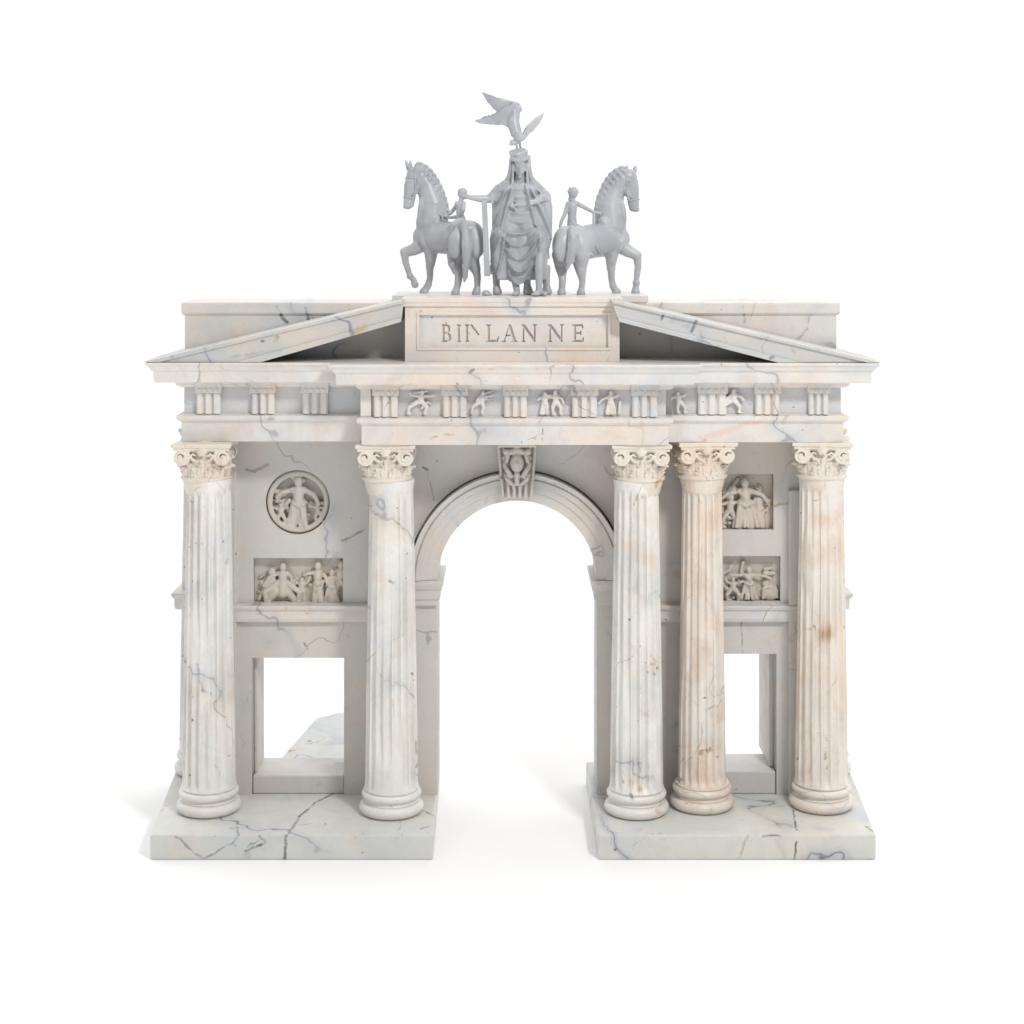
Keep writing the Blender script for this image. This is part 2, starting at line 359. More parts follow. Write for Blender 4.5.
# archivolt
bm = bmesh.new()
pr = [(AR - .008, 1.86), (AR - .008, 1.105), (AR + .09, 1.10), (AR + .095, 1.085), (AR + .17, 1.08), (AR + .175, 1.06), (AR + .225, 1.055), (AR + .235, 1.075), (AR + .25, 1.05), (AR + .292, 1.035), (AR + .295, 1.28)]
n = 96; loops = []
for i in range(n + 1):
    a = PI * i / n
    loops.append([bm.verts.new((AX + r * math.cos(a), y, AZ + .004 + r * math.sin(a))) for r, y in pr])
for a, b in zip(loops, loops[1:]):
    for i in range(len(pr)):
        j = (i + 1) % len(pr); bm.faces.new((a[i], a[j], b[j], b[i]))
bm.faces.new(loops[0]); bm.faces.new(loops[-1][::-1])
fin('archivolt', bm, M['wall'], arch, smooth=25)
# keystone ------------------------------------------------------
def kz(px, py): return (X(px, .95), Z(py, .95))
kq = Px()
kq.prism([kz(497, 443), kz(537, 443), kz(532, 499), kz(502, 499)], 1.02, 1.3)
kq.prism([kz(497, 442), kz(537, 442), kz(536.6, 447), kz(497.4, 447)], .90, 1.3)
for s in (-1, 1): kq.c((517 + s * 18.3, 447, .98, 1.8), (517 + s * 14, 498, .98, 1.4))
kq.e(517, 463, .96, 7.5, 8, 9.5); kq.e(517, 459, .915, 4.6, 4, 4.5); kq.e(517, 466, .93, 3.3, 3, 4.5); kq.c((517, 473, .96, 2.5), (516, 480, .99, 1.2))
kq.e(517, 463, .88, 1.5, 3, 2.8); kq.c((510, 452.5, .95, 3), (517, 450.5, .92, 3.2), (524, 452.5, .95, 3))
for s in (-1, 1):
    kq.e(517 + s * 3, 459.5, .925, 1.3, 1, 1.0)
    kq.c((517, 449, .95, 2.2), (517 + s * 7, 451, .94, 2.0), (517 + s * 13, 449, .96, 1.6))
    kq.c((517 + s * 9, 454, .96, 2.0), (517 + s * 13.5, 458, .97, 1.4), (517 + s * 12, 462, .97, 1.2))
    kq.c((517 + s * 10, 463, .97, 1.7), (517 + s * 12.5, 468, .97, 1.3), (517 + s * 9, 473, .97, 1.1))
    kq.c((517 + s * 2, 478, .98, 1.2), (517 + s * 8, 474, .97, 1.4), (517 + s * 10, 482, .98, 1.1))
    kq.c((517 + s * 6, 478, .98, 1.3), (517 + s * 4, 488, .98, 1.1))
for i in range(4): kq.c((508 + i * 6, 484 - (i in (1, 2)) * 4, .98, 1.6), (508.6 + i * 5.6, 497, .975, 1.9))
for s in (-1, 1):
    kq.c((517 + s * 6, 476, .94, 2.4), (517 + s * 10, 470, .92, 2.4), (517 + s * 13, 464, .94, 1.8)); kq.c((517 + s * 5, 484, .95, 2.0), (517 + s * 10, 479, .93, 2.2), (517 + s * 12.5, 474, .95, 1.4))
    kq.e(517 + s * 11, 452, .91, 3.4, 3.4, 3.0); kq.c((517 + s * 9, 456, .93, 2), (517 + s * 10.5, 461, .93, 2))
kq.c((517, 474, .93, 3), (517, 484, .95, 2.2))
kq.fire('keystone', M['carve'], arch, vox=.0065, smooth=1)

# carved panels --------------------------------------------------
def dancer(c, px, py, h, Y, dy=.03, robe=True, arms=((-.35, -.30), (.4, -.45)), lean=0., w=1.0, leg=(-.16, .18), fat=1.0):
    """small relief figure standing on py, height h, leaning by lean; parts lie on plane Y"""
    H = h; sx = lambda t, z: px + lean * H * (z) + t * H * w
    if h < 28: fat *= 1.3; dy *= 1.25
    pt = lambda t, z, d, r: (sx(t, z), py - z * H, Y - d, r * H * fat)
    c.e(sx(0, .90), py - .90 * H, Y - dy * 1.3, .085 * H, .085 * H, .105 * H)
    c.c(pt(0, .9, dy, .05), pt(0, .76, dy, .06))
    c.c(pt(-.09, .74, dy, .07), pt(.09, .74, dy, .07))
    c.c(pt(0, .72, dy, .12), pt(0, .52, dy * 1.1, .09))
    for s, (ax, az) in zip((-1, 1), arms):
        c.c(pt(s * .11, .74, dy, .05), pt((s * .11 + ax) * .62, .74 + az * .35, dy * 1.4, .042), pt(ax * 1.05, .74 + az, dy * 1.3, .036))
    if robe:
        for t in (-1, -.6, -.2, .25, .6, 1):
            jj = random.uniform(-.04, .04)
            c.c(pt(t * .08, .54, dy, .05), pt(t * .13 + jj, .28, dy * random.uniform(.9, 1.5), .045), pt(t * .17 + jj * 1.6, .03, dy * random.uniform(.9, 1.5), .036))
        c.c(pt(-.12, .74, dy * 1.3, .035), pt(0, .62, dy * 1.7, .035), pt(.1, .46, dy * 1.5, .035)); c.c(pt(-.1, .5, dy * 1.4, .03), pt(.02, .44, dy * 1.7, .035), pt(.13, .52, dy * 1.3, .03))
        c.c(pt(-.05, .5, dy * .6, .09), pt(-.1, .05, dy * .5, .09)); c.c(pt(.05, .5, dy * .6, .09), pt(.1, .05, dy * .5, .09))
    else:
        for t in leg:
            c.c(pt(t * .3, .5, dy, .085), pt(t * 1.0, .27, dy * 1.3, .06), pt(t * .9 - .02, .03, dy, .04), pt(t * .9 + .06, .02, dy * 1.2, .04))
def rubble(c, x0, x1, y0, y1, Y, n, r0, r1, seed):
    rn = random.Random(seed)
    for _ in range(n):
        x = rn.uniform(x0, x1); y = rn.uniform(y0, y1); a = rn.uniform(0, PI); L = rn.uniform(2, 5); r = rn.uniform(r0, r1)
        c.c((x, y, Y - .015, r), (x + L * math.cos(a) * .6, y - L * math.sin(a) * .6, Y - .04, r * .8), (x + L * math.cos(a + .9), y - L * math.sin(a + .9), Y - .02, r * .5))
RY = WD
# round medallion
md = Px()
md.add([Vector((mc[0] + math.cos(2 * PI * i / 48) * .36, RY + dy, mc[1] + math.sin(2 * PI * i / 48) * .36)) for dy in (-.008, .03) for i in range(48)],
       [list(range(48))[::-1], list(range(48, 96))] + [[i, (i + 1) % 48, 48 + (i + 1) % 48, 48 + i] for i in range(48)])
def ring(c, r, w, y):
    pts = [(Vector((mc[0] + r * math.cos(2 * PI * i / 56), y, mc[1] + r * math.sin(2 * PI * i / 56))), w) for i in range(57)]
    c.chain(pts)
ring(md, .303, .030, RY - .075)
dancer(md, 298.5, 530, 54, RY, .065, True, ((-.36, -.12), (.34, -.26)), w=1.05)
md.e(299, 479.5, RY - .05, 6.5, 4, 3.2); md.c((293, 478, RY - .06, 2), (304, 481, RY - .06, 1.6))
md.c((285, 492, RY - .04, 3.6), (279, 495, RY - .05, 3), (277, 501, RY - .04, 2.2)); md.e(278, 492, RY - .05, 3.4, 3, 3.2)
dancer(md, 281, 525, 22, RY, .055, False, ((-.3, .05), (.3, .1))); dancer(md, 319, 522, 20, RY, .055, False, ((-.4, .1), (.3, -.1)), lean=-.1)
md.c((272, 508, RY - .03, 2), (285, 507, RY - .05, 2.4), (289, 500, RY - .05, 2)); md.c((310, 506, RY - .04, 2.2), (322, 503, RY - .05, 2), (326, 508, RY - .04, 1.5))
rubble(md, 273, 290, 500, 524, RY, 16, 1.2, 2.3, 3); rubble(md, 306, 323, 500, 524, RY, 14, 1.2, 2.3, 13)
md.fire('medallion', M['carve'], arch, vox=.0065, smooth=1)
# long left panel
def base_plate(c, a, b, t, d):
    c.box(X(a, RY), X(b, RY), RY - .008, RY + .03, Z(d, RY), Z(t, RY))
rp = Px(); base_plate(rp, 251, 345, 556, 606)
dancer(rp, 283, 603, 40, RY, .065, False, ((-.42, -.3), (.2, -.25)), leg=(-.42, .38), w=1.1)
rp.e(272, 572, RY - .05, 4, 3.5, 5); rp.c((272, 578, RY - .05, 4), (265, 586, RY - .05, 3), (262, 582, RY - .05, 2.4)); rp.c((265, 588, RY - .04, 2.5), (259, 599, RY - .04, 2))
rp.c((276, 590, RY - .045, 6), (267, 601, RY - .04, 3.4)); rp.c((288, 590, RY - .04, 5), (295, 600, RY - .04, 3.6)); rp.c((283, 582, RY - .05, 6), (283, 592, RY - .05, 6))
dancer(rp, 302, 603, 26, RY, .035, True, ((-.4, .2), (.3, .3))); dancer(rp, 318, 603, 41, RY, .065, True, ((-.42, -.05), (.3, -.3)), w=.75)
dancer(rp, 332, 603, 34, RY, .055, True, ((-.3, -.3), (.3, -.2))); dancer(rp, 341, 602, 42, RY, .03, False, ((-.3, -.1), (.1, -.2)), w=.8)
rubble(rp, 292, 341, 575, 602, RY, 46, 1.0, 2.3, 9); rubble(rp, 255, 268, 570, 600, RY, 6, 1.0, 2, 19)
rp.fire('relief_panel', M['carve'], arch, vox=.0065, smooth=1)['label'] = 'long relief with a crowd of small figures'
# upper right panel
rp = Px(); base_plate(rp, 710, 776, 472, 532)
dancer(rp, 745, 528, 50, RY, .07, True, ((-.38, -.15), (.38, -.22)), w=1.15)
rp.c((733, 489, RY - .05, 4), (729, 495, RY - .05, 4.5)); dancer(rp, 728, 528, 34, RY, .055, False, ((-.35, -.2), (.3, .1)), lean=.1)
rp.c((738, 479, RY - .02, 2), (732, 487, RY - .03, 1.8), (724, 496, RY - .02, 1.5)); dancer(rp, 759, 528, 40, RY, .035, True, ((-.2, -.3), (.32, -.05)), w=.8)
rubble(rp, 716, 738, 490, 527, RY, 20, 1.0, 2.0, 4); rubble(rp, 752, 770, 488, 527, RY, 20, 1.0, 2.0, 14)
rp.c((722, 512, RY - .03, 1.5), (730, 518, RY - .04, 2), (740, 514, RY - .05, 1.6))
rp.fire('relief_panel', M['carve'], arch, vox=.0065, smooth=1)['label'] = 'square relief with a cloaked standing figure'
rp = Px(); base_plate(rp, 710, 783, 554, 604)
dancer(rp, 749, 600, 34, RY, .07, True, ((-.42, -.02), (.5, -.1)), w=1.2); rp.c((743, 562, RY - .04, 1.8), (741, 572, RY - .04, 2), (746, 578, RY - .04, 2))
dancer(rp, 733, 601, 24, RY, .055, False, ((-.3, .2), (.4, .1)), leg=(-.25, .25)); dancer(rp, 722, 601, 38, RY, .035, False, ((-.3, .1), (.3, .2)), lean=-.08)
rp.c((765, 569, RY - .05, 2.2), (771, 568, RY - .04, 1.6)); rp.c((765, 574, RY - .05, 3), (774, 573, RY - .04, 1.8))
rp.e(770, 592, RY - .02, 9, 5, 9); rp.c((763, 598, RY - .05, 1.8), (764, 588, RY - .06, 1.8), (771, 586, RY - .06, 1.8), (777, 597, RY - .05, 1.6))
rp.c((765, 583, RY - .04, 3), (770, 579, RY - .04, 2.6)); rubble(rp, 758, 778, 582, 600, RY, 14, .9, 1.9, 6); rubble(rp, 716, 742, 575, 600, RY, 18, .9, 1.9, 16)
rp.fire('relief_panel', M['carve'], arch, vox=.0065, smooth=1)['label'] = 'low relief with a figure reaching towards a seated one'

# columns --------------------------------------------------------
ZB, ZS, ZK, ZT = .25, .50, 3.70, 4.10
def column_meshes(seed):
    bm = bmesh.new()
    pf = [(.30, ZB + .001)]
    for i in range(9):
        a = -PI / 2 + PI * i / 8; pf.append((.277 + .058 * math.cos(a), ZB + .061 + .058 * math.sin(a)))
    pf += [(.285, ZB + .125), (.272, ZB + .14), (.275, ZB + .158)]
    for i in range(9):
        a = -PI / 2 + PI * i / 8; pf.append((.268 + .042 * math.cos(a), ZB + .20 + .040 * math.sin(a)))
    pf += [(.282, ZB + .245), (.282, ZB + .262), (.25, ZB + .264)]
    lathe(bm, pf, n=72)
    base = bm
    sh = bmesh.new(); pr = []; N = 90
    for i in range(N + 1):
        t = i / N; z = ZS + .008 + (ZK - ZS) * t
        r = .276 - .050 * t ** 1.15
        if t < .012: r += .010 * (1 - t / .012)
        if t > .965: r += .014 * (t - .965) / .035
        pr.append((r, z))
    nf = 18
    def fl(r, z, a):
        t = (z - ZS) / (ZK - ZS)
        e = min(1, max(0, (t - .012) / .018)) * min(1, max(0, (.962 - t) / .015))
        e = math.sqrt(max(0, e))
        u = (a * nf / (2 * PI)) % 1.0; w = abs(u - .5) * 2
        g = math.sqrt(max(0, 1 - (w / .80) ** 2)) if w < .80 else 0
        q = noise.noise(Vector((math.cos(a) * 1.1 + seed * 7, math.sin(a) * 1.1, z * .9)))
        soft = .70 + .65 * max(-1, min(.45, q * 2.4))
        q2 = noise.noise(Vector((math.cos(a) * 3 + seed * 3, math.sin(a) * 3, z * 3)))
        return r - .052 * g * e * soft + .003 * q2
    lathe(sh, pr, n=240, flute=fl)
    return base, sh
def capital_clay():
    c = Clay()
    h = .305
    # abacus with hollow sides
    def ab(h, z0, z1, cut):
        pts = []
        for q in range(4):
            a = q * PI / 2
            for t in [-1 + i / 6 for i in range(12)]:
                y = -(h - cut * (1 - t * t)); x = t * h
                pts.append((x * math.cos(a) - y * math.sin(a), x * math.sin(a) + y * math.cos(a)))
        n = len(pts); vs = [Vector((x, y, z)) for z in (z0, z1) for x, y in pts]
        c.add(vs, [list(range(n))[::-1], list(range(n, 2 * n))] + [[i, (i + 1) % n, n + (i + 1) % n, n + i] for i in range(n)])
    ab(.312, ZT - .042, ZT, .03); ab(.29, ZT - .075, ZT - .03, .03)
    c.cap((0, 0, ZK - .02), .238, (0, 0, ZT - .20), .235); 
    for i in range(30):
        a = 2 * PI * i / 30; b = 2 * PI * (i + 1) / 30
        c.cap((.245 * math.cos(a), .245 * math.sin(a), ZK + .022), .020, (.245 * math.cos(b), .245 * math.sin(b), ZK + .022), .020)
    for q in (-1, 1):
        for s in (-1, 1):
            cx, cz = s * .212, ZT - .142
            c.cap((cx, q * .16, cz), .062, (cx, 0, cz), .055)
            pts = []
            for i in range(30):
                t = i / 29; a = PI / 2 - s * t * 4.3 * PI * -1; r = .082 * (1 - t) ** .9 + .006
                pts.append((Vector((cx + r * math.cos(a), q * (.252 + .02 * t), cz + r * math.sin(a))), .0170 - .005 * t))
            c.chain(pts)
            c.ell((cx, q * .262, cz), .017)
        # link between the scrolls, egg and rosette
        c.chain([((-.20, q * .245, ZT - .07), .018), ((-.07, q * .225, ZT - .085), .014), ((0, q * .22, ZT - .12), .013)])
        c.chain([((.20, q * .245, ZT - .07), .018), ((.07, q * .225, ZT - .085), .014), ((0, q * .22, ZT - .12), .013)])
        c.ell((0, q * .262, ZT - .085), (.034, .026, .034))
        for i in range(6):
            a = i * PI / 3; c.ell((.034 * math.cos(a), q * .262, ZT - .085 + .034 * math.sin(a)), (.019, .016, .019))
        for s in (-1, 1):
            c.chain([((s * .03, q * .225, ZT - .20), .014), ((s * .09, q * .245, ZT - .17), .016), ((s * .12, q * .26, ZT - .13), .012), ((s * .09, q * .262, ZT - .105), .010), ((s * .065, q * .26, ZT - .125), .009)])
    # acanthus: two tiers
    for tier, (n, z0, hh, r0, ph) in enumerate(((10, ZK + .03, .125, .225, 0), (10, ZK + .07, .17, .218, PI / 10))):
        for i in range(n):
            a = ph + 2 * PI * i / n; d = Vector((math.cos(a), math.sin(a), 0)); tn = Vector((-d.y, d.x, 0))
            def q(o, z, w=0): return d * (r0 + o) + tn * w + Vector((0, 0, z0 + z))
            c.chain([(q(.0, 0), .020), (q(.012, hh * .5), .020), (q(.035, hh * .9), .018), (q(.062, hh * .92), .014), (q(.066, hh * .78), .010)])
            for s in (-1, 1):
                c.chain([(q(.0, hh * .1), .014), (q(.012, hh * .3, s * .030), .012), (q(.03, hh * .42, s * .045), .009)])
                c.chain([(q(.008, hh * .4), .013), (q(.022, hh * .62, s * .028), .012), (q(.042, hh * .70, s * .042), .008)])
    return c
base_bm, sh_bm = column_meshes(0)
base_me = None; cap_me = None; shafts = []
CP = [(X(209, .74), .74, 'warmish'), (X(391.5, .69), .69, ''), (X(636.5, .69), .69, ''), (X(702, .85), .85, 'w'), (X(821.5, .85), .85, 'w'),
      (-3.43, 1.98, ''), (-1.27, 1.98, ''), (1.42, 1.98, ''), (3.45, 1.98, '')]
labs = ['fluted column at the left end of the front', 'fluted column left of the archway', 'pale fluted column right of the archway', 'warm fluted column in the middle of the right group',
        'peach tinted column with a brown spot at the right end of the front']
capital0 = None
for i, (x, y, w) in enumerate(CP):
    mat = M['warm'] if w == 'w' else M['col']
    if i < 5:
        b_, s_ = column_meshes(i + 1)
        if i: b_.free()
        for vv in s_.verts: vv.co += Vector((0, 0, 0))
        sh = fin('shaft', s_, mat, None, smooth=38); shafts.append(sh)
        base_bm.free() if i == 0 else None
        if i == 0:
            ba = fin('column_base', b_, M['col'], None, smooth=50); base_me = ba.data
        else:
            ba = ba0.copy(); C.objects.link(ba)
    else:
        sh = shafts[i % 4].copy(); C.objects.link(sh); ba = ba0.copy(); C.objects.link(ba)
    if i == 0: ba0 = ba
    if capital0 is None:
        cp = capital_clay().fire('capital', M['cap'], None, vox=.0068, smooth=2); capital0 = cp
    else:
        cp = capital0.copy(); C.objects.link(cp)
    # column: the shaft is the part, base and capital its sub-parts
    col = bpy.data.objects.new('column', None); C.objects.link(col); col.parent = arch; col.location = (x, y, 0)
    if i < 5: col['label'] = labs[i]
    rz = (0, 0, 0, .12, -.14, 0, 0, 0, 0)[i]
    for o in (sh, ba, cp): o.parent = col
    if i in (5, 8): cp.scale = (.80, .80, 1)
    if i == 3: sh.scale = (.90, .90, 1)
    cp.location.x = (-.03, -.045, .035, .0, 0, 0, 0, 0, 0)[i]; sh.rotation_euler.z = rz + i * .3; cp.rotation_euler.z = rz
    if w == 'w':
        ba.data = ba.data.copy(); ba.data.materials[0] = M['warm']
sh_bm.free()

# entablature ----------------------------------------------------
XL, XR = -3.43, 3.43; YL, YM, YR = .64, .37, .58; X1, X2 = -1.54, 1.60
plan = [(XL, YL), (X1, YL), (X1, YM), (X2, YM), (X2, YR), (XR, YR), (XR, 2.2), (XL, 2.2)]
bm = bmesh.new(); stack(bm, plan, [(0, 4.10), (0, 4.305), (.012, 4.312), (.045, 4.33), (.045, 4.375), (.0, 4.392)])
fin('architrave', bm, M['ent'], arch, bevel=.008)
bm = bmesh.new(); stack(bm, plan, [(-.025, 4.38), (-.025, 4.70)]); frieze = fin('frieze', bm, M['metope'], arch)
bm = bmesh.new(); stack(bm, plan, [(0, 4.665), (.02, 4.672), (.05, 4.69), (.05, 4.71), (.085, 4.735), (.23, 4.735), (.235, 4.745), (.24, 4.84), (.25, 4.855), (.262, 4.86), (.285, 4.90), (.31, 4.922), (.31, 4.945)])
cornice = fin('cornice', bm, M['ent'], arch, bevel=.007)
# triglyphs
def triglyph(pa, pb, Y):
    x0, x1 = X(pa, Y), X(pb, Y); w = x1 - x0
    bm = bmesh.new(); yf = Y - .05; yb = Y + .02
    pts = [(x0, yb), (x0, yf + .018), (x0 + w * .07, yf)]
    for c in (.31, .66):
        pts += [(x0 + w * (c - .09), yf), (x0 + w * c, yf + .04), (x0 + w * (c + .09), yf)]
    pts += [(x1 - w * .07, yf), (x1, yf + .018), (x1, yb)]
    a = [bm.verts.new((x, y, 4.393)) for x, y in pts]; b = [bm.verts.new((x, y, 4.609)) for x, y in pts]
    bm.faces.new(a); bm.faces.new(b[::-1])
    for i in range(len(pts)):
        j = (i + 1) % len(pts); bm.faces.new((a[i], a[j], b[j], b[i]))
    box(bm, x0 - .012, x1 + .012, yf - .022, yb, 4.612, 4.725)
    for i in range(4):
        xx = x0 + w * (.14 + .24 * i); box(bm, xx - .018, xx + .018, yf - .034, yf - .018, 4.625, 4.66)
    fin('triglyph', bm, M['ent'], frieze, bevel=.005)
for pa, pb in ((197, 221), (252, 275), (303, 328)): triglyph(pa, pb, YL)
for pa, pb in ((374, 398), (443, 467), (504, 527), (572, 597), (632, 657)): triglyph(pa, pb, YM)
for pa, pb in ((698, 726), (755, 779), (808, 828)): triglyph(pa, pb, YR)
bm = bmesh.new(); box(bm, X1 - .008, X1 + .10, YM - .012, YM + .05, 4.393, 4.70); fin('triglyph', bm, M['ent'], frieze, bevel=.005)
for i, (px, Y, kind) in enumerate(((419, YM, 0), (482, YM, 1), (551, YM, 2), (611, YM, 3), (679, YR, 4), (733, YR, 5))):
    c = Px(); Yf = Y + .025
    c.box(X(px - 12, Yf), X(px + 12, Yf), Yf - .006, Yf + .02, 4.40, 4.655)
    c.v = []; c.f = []
    if kind == 0: dancer(c, px - 2, 414, 24, Yf, .03, False, ((-.5, .12), (.55, .05)), lean=.25, leg=(-.4, .35)); c.c((px - 6, 393, Yf - .03, 1.2), (px + 8, 391, Yf - .03, 1.4)); c.c((px + 3, 408, Yf - .03, 1.5), (px + 9, 402, Yf - .03, 1.2), (px+12, 404, Yf - .02, 1))
    elif kind == 1: dancer(c, px - 3, 413, 22, Yf, .03, False, ((-.2, -.3), (.55, .1)), lean=.2, leg=(-.35, .15)); c.c((px + 1, 394, Yf - .03, 1.3), (px + 9, 392, Yf - .03, 1)); c.c((px, 400, Yf - .03, 1.2), (px + 8, 399, Yf - .03, 1))
    elif kind == 2:
        dancer(c, px - 6, 414, 22, Yf, .03, True, ((-.3, -.1), (.5, .1))); dancer(c, px + 6, 414, 24, Yf, .03, False, ((-.4, .1), (.3, -.3)), lean=-.08)
    elif kind == 3: dancer(c, px - 1, 414, 23, Yf, .03, True, ((-.5, -.3), (.3, .1)), lean=.05); c.c((px + 8, 413, Yf - .03, 1.4), (px + 9, 402, Yf - .03, 1.6))
    elif kind == 4: dancer(c, px, 413, 22, Yf, .03, False, ((-.3, -.1), (.35, .15)), lean=-.05, leg=(.3, -.05))
    else: dancer(c, px + 1, 413, 24, Yf, .032, False, ((-.35, -.35), (.4, -.2)), lean=-.02, leg=(-.5, .25)); c.c((px + 4, 412, Yf - .02, 1), (px + 11, 413, Yf - .02, .9))
    for vv in c.v: vv.z = max(vv.z, 4.396)
    c.fire('metope_figure', M['ent'], frieze, vox=.0055, smooth=1)

# pediment -------------------------------------------------------
def rake(poly, top, Yf, yb, name='raking_cornice'):
    bm = bmesh.new(); prismY(bm, poly, Yf + .03, yb)
    (ax, az), (bx, bz), (cx, cz), (dx, dz) = poly        # tip, upper, lower-upper, lower tip
    def strip(t0, t1, y0, y1, ex):
        A = Vector((ax, az)); B = Vector((bx, bz)); C_ = Vector((cx, cz)); D_ = Vector((dx, dz))
        prismY(bm, [tuple(A.lerp(D_, t0)), tuple(B.lerp(C_, t0)), tuple(B.lerp(C_, t1)), tuple(A.lerp(D_, t1))], y0, y1)
    strip(-.03, .12, Yf + .004, yb - .02, 0); strip(.80, 1.03, Yf + .012, yb - .04, 0)
    return fin(name, bm, M['roof'], arch, bevel=.005)
r = rake([(-3.735, 4.95), (-1.108, 5.575), (-1.135, 5.365), (-2.6, 4.948)], 0, YL - .31, 1.3); r['label'] = 'left sloping cornice'
r = rake([(3.735, 4.95), (1.01, 5.58), (1.09, 5.37), (2.74, 4.948)], 0, YR - .31, 1.3); r['label'] = 'right sloping cornice with grey blotches'
bm = bmesh.new(); prismY(bm, [(-3.1, 4.94), (-1.0, 4.94), (-1.0, 5.5), (-1.2, 5.46)], .98, 1.28); fin('tympanum', bm, M['roof'], arch)
bm = bmesh.new(); prismY(bm, [(3.1, 4.94), (1.2, 5.46), (1.0, 5.5), (1.0, 4.94)], .98, 1.28); fin('tympanum', bm, M['roof'], arch)
# attic
bm = bmesh.new(); stack(bm, rect(-3.53, 3.50, 1.34, 2.05), [(0, 4.90), (0, 5.37), (.018, 5.38), (.025, 5.39), (.032, 5.40), (.032, 5.505), (.02, 5.515)]); fin('attic', bm, M['ent'], arch, bevel=.006)
# inscription block: front plate with a sunk field, the field plate pierced by the letters
BY = .47; bx0, bx1 = X(405, BY), X(619.5, BY)
bm = bmesh.new(); stack(bm, rect(bx0, bx1, BY + .06, 1.7), [(0, 4.946), (0, 5.59)]); block = fin('inscription_block', bm, M['ent'], arch)
fr = [(bx0, 4.946), (bx1, 4.946), (bx1, 5.505), (bx0, 5.505)]
f0, f1, g0, g1 = X(419.5, BY), X(608, BY), Z(347.5, BY), Z(315, BY)
plate('border', [fr, [(f0, g0), (f1, g0), (f1, g1), (f0, g1)]], BY, BY + .06, M['ent'], block)
# raised fillet round the field
bm = bmesh.new()
for a, b, c, d in ((f0 - .03, f1 + .03, g1, g1 + .03), (f0 - .03, f1 + .03, g0 - .03, g0), (f0 - .03, f0, g0, g1), (f1, f1 + .03, g0, g1)): box(bm, a, b, BY - .012, BY + .02, c, d)
fin('fillet', bm, M['ent'], block, bevel=.006)
bm = bmesh.new(); stack(bm, rect(bx0, bx1, BY, 1.0), [(-.001, 5.507), (.02, 5.51), (.025, 5.545), (.035, 5.56), (.035, 5.60)]); fin('cap_moulding', bm, M['ent'], block, bevel=.006)
bm = bmesh.new(); stack(bm, rect(-1.27, 1.44, .98, 2.0), [(-.02, 5.3), (-.02, 5.52), (.0, 5.53), (.0, 5.603)]); fin('statue_base', bm, M['ent'], arch, bevel=.008)
def letters():
    G = []
    YF = BY + .045
    def pg(x0, w, pts, H0=324.2, H1=341.8):
        return [(X(x0 + w * a, YF), Z(H1 + (H0 - H1) * b, YF)) for a, b in pts]
    sw = 2.3
    def I(x0, top=1.): G.append(pg(x0, 1, [(-.9, 0), (3.1, 0), (3.1, .06), (2.2, .1), (2.2, .9), (3.1, .94), (3.1, 1), (-.9, 1), (-.9, .94), (0, .9), (0, .1), (-.9, .06)]))
    # B
    G.append(pg(441.5, 10, [(0, 0), (.6, 0), (.85, .06), (.98, .18), (.98, .36), (.86, .48), (.68, .53), (.84, .6), (.9, .72), (.86, .88), (.7, .97), (.5, 1), (0, 1), (0, .95), (.1, .92), (.1, .08), (0, .05)]))
    G.append(pg(441.5, 10, [(.33, .09), (.55, .09), (.72, .18), (.72, .38), (.58, .47), (.33, .48)]))
    G.append(pg(441.5, 10, [(.33, .56), (.52, .57), (.66, .66), (.66, .82), (.52, .91), (.33, .91)]))
    I(457.8); I(466)
    G.append(pg(470, 10, [(.0, 1), (.22, 1), (.95, .42), (.85, .36), (.25, .78)]))
    G.append(pg(486, 13, [(0, 0), (.92, 0), (1, .3), (.93, .3), (.82, .12), (.3, .12), (.3, .92), (.4, .96), (.4, 1), (0, 1), (0, .96), (.12, .92), (.12, .08), (0, .05)]))
    G.append(pg(502, 15.5, [(0, 0), (.26, 0), (.26, .05), (.19, .08), (.27, .32), (.62, .32), (.70, .08), (.62, .05), (.62, 0), (1, 0), (1, .05), (.92, .08), (.58, 1), (.46, 1), (.12, .08), (0, .05)]))
    G.append(pg(502, 15.5, [(.31, .42), (.59, .42), (.45, .82)]))
    for x0, w in ((521.5, 15.5), (548, 16)):
        G.append(pg(x0, w, [(0, 0), (.26, 0), (.26, .05), (.18, .08), (.18, .80), (.80, 0), (.90, 0), (.90, .92), (1, .95), (1, 1), (.74, 1), (.74, .95), (.82, .92), (.82, .25), (.22, 1), (0, 1), (0, .95), (.09, .90), (.09, .08), (0, .05)]))
    G.append(pg(572, 12, [(0, 0), (.94, 0), (1, .26), (.93, .26), (.82, .11), (.34, .11), (.34, .46), (.66, .46), (.72, .38), (.78, .38), (.78, .64), (.72, .64), (.66, .56), (.34, .56), (.34, .89), (.78, .89), (.88, .76), (.95, .76), (.92, 1), (0, 1), (0, .95), (.13, .92), (.13, .08), (0, .05)]))
    return G
plate('inscription', [[(f0 - .01, g0 - .01), (f1 + .01, g0 - .01), (f1 + .01, g1 + .01), (f0 - .01, g1 + .01)]] + letters(), BY + .031, BY + .061, M['panel'], block)
reroot(arch)

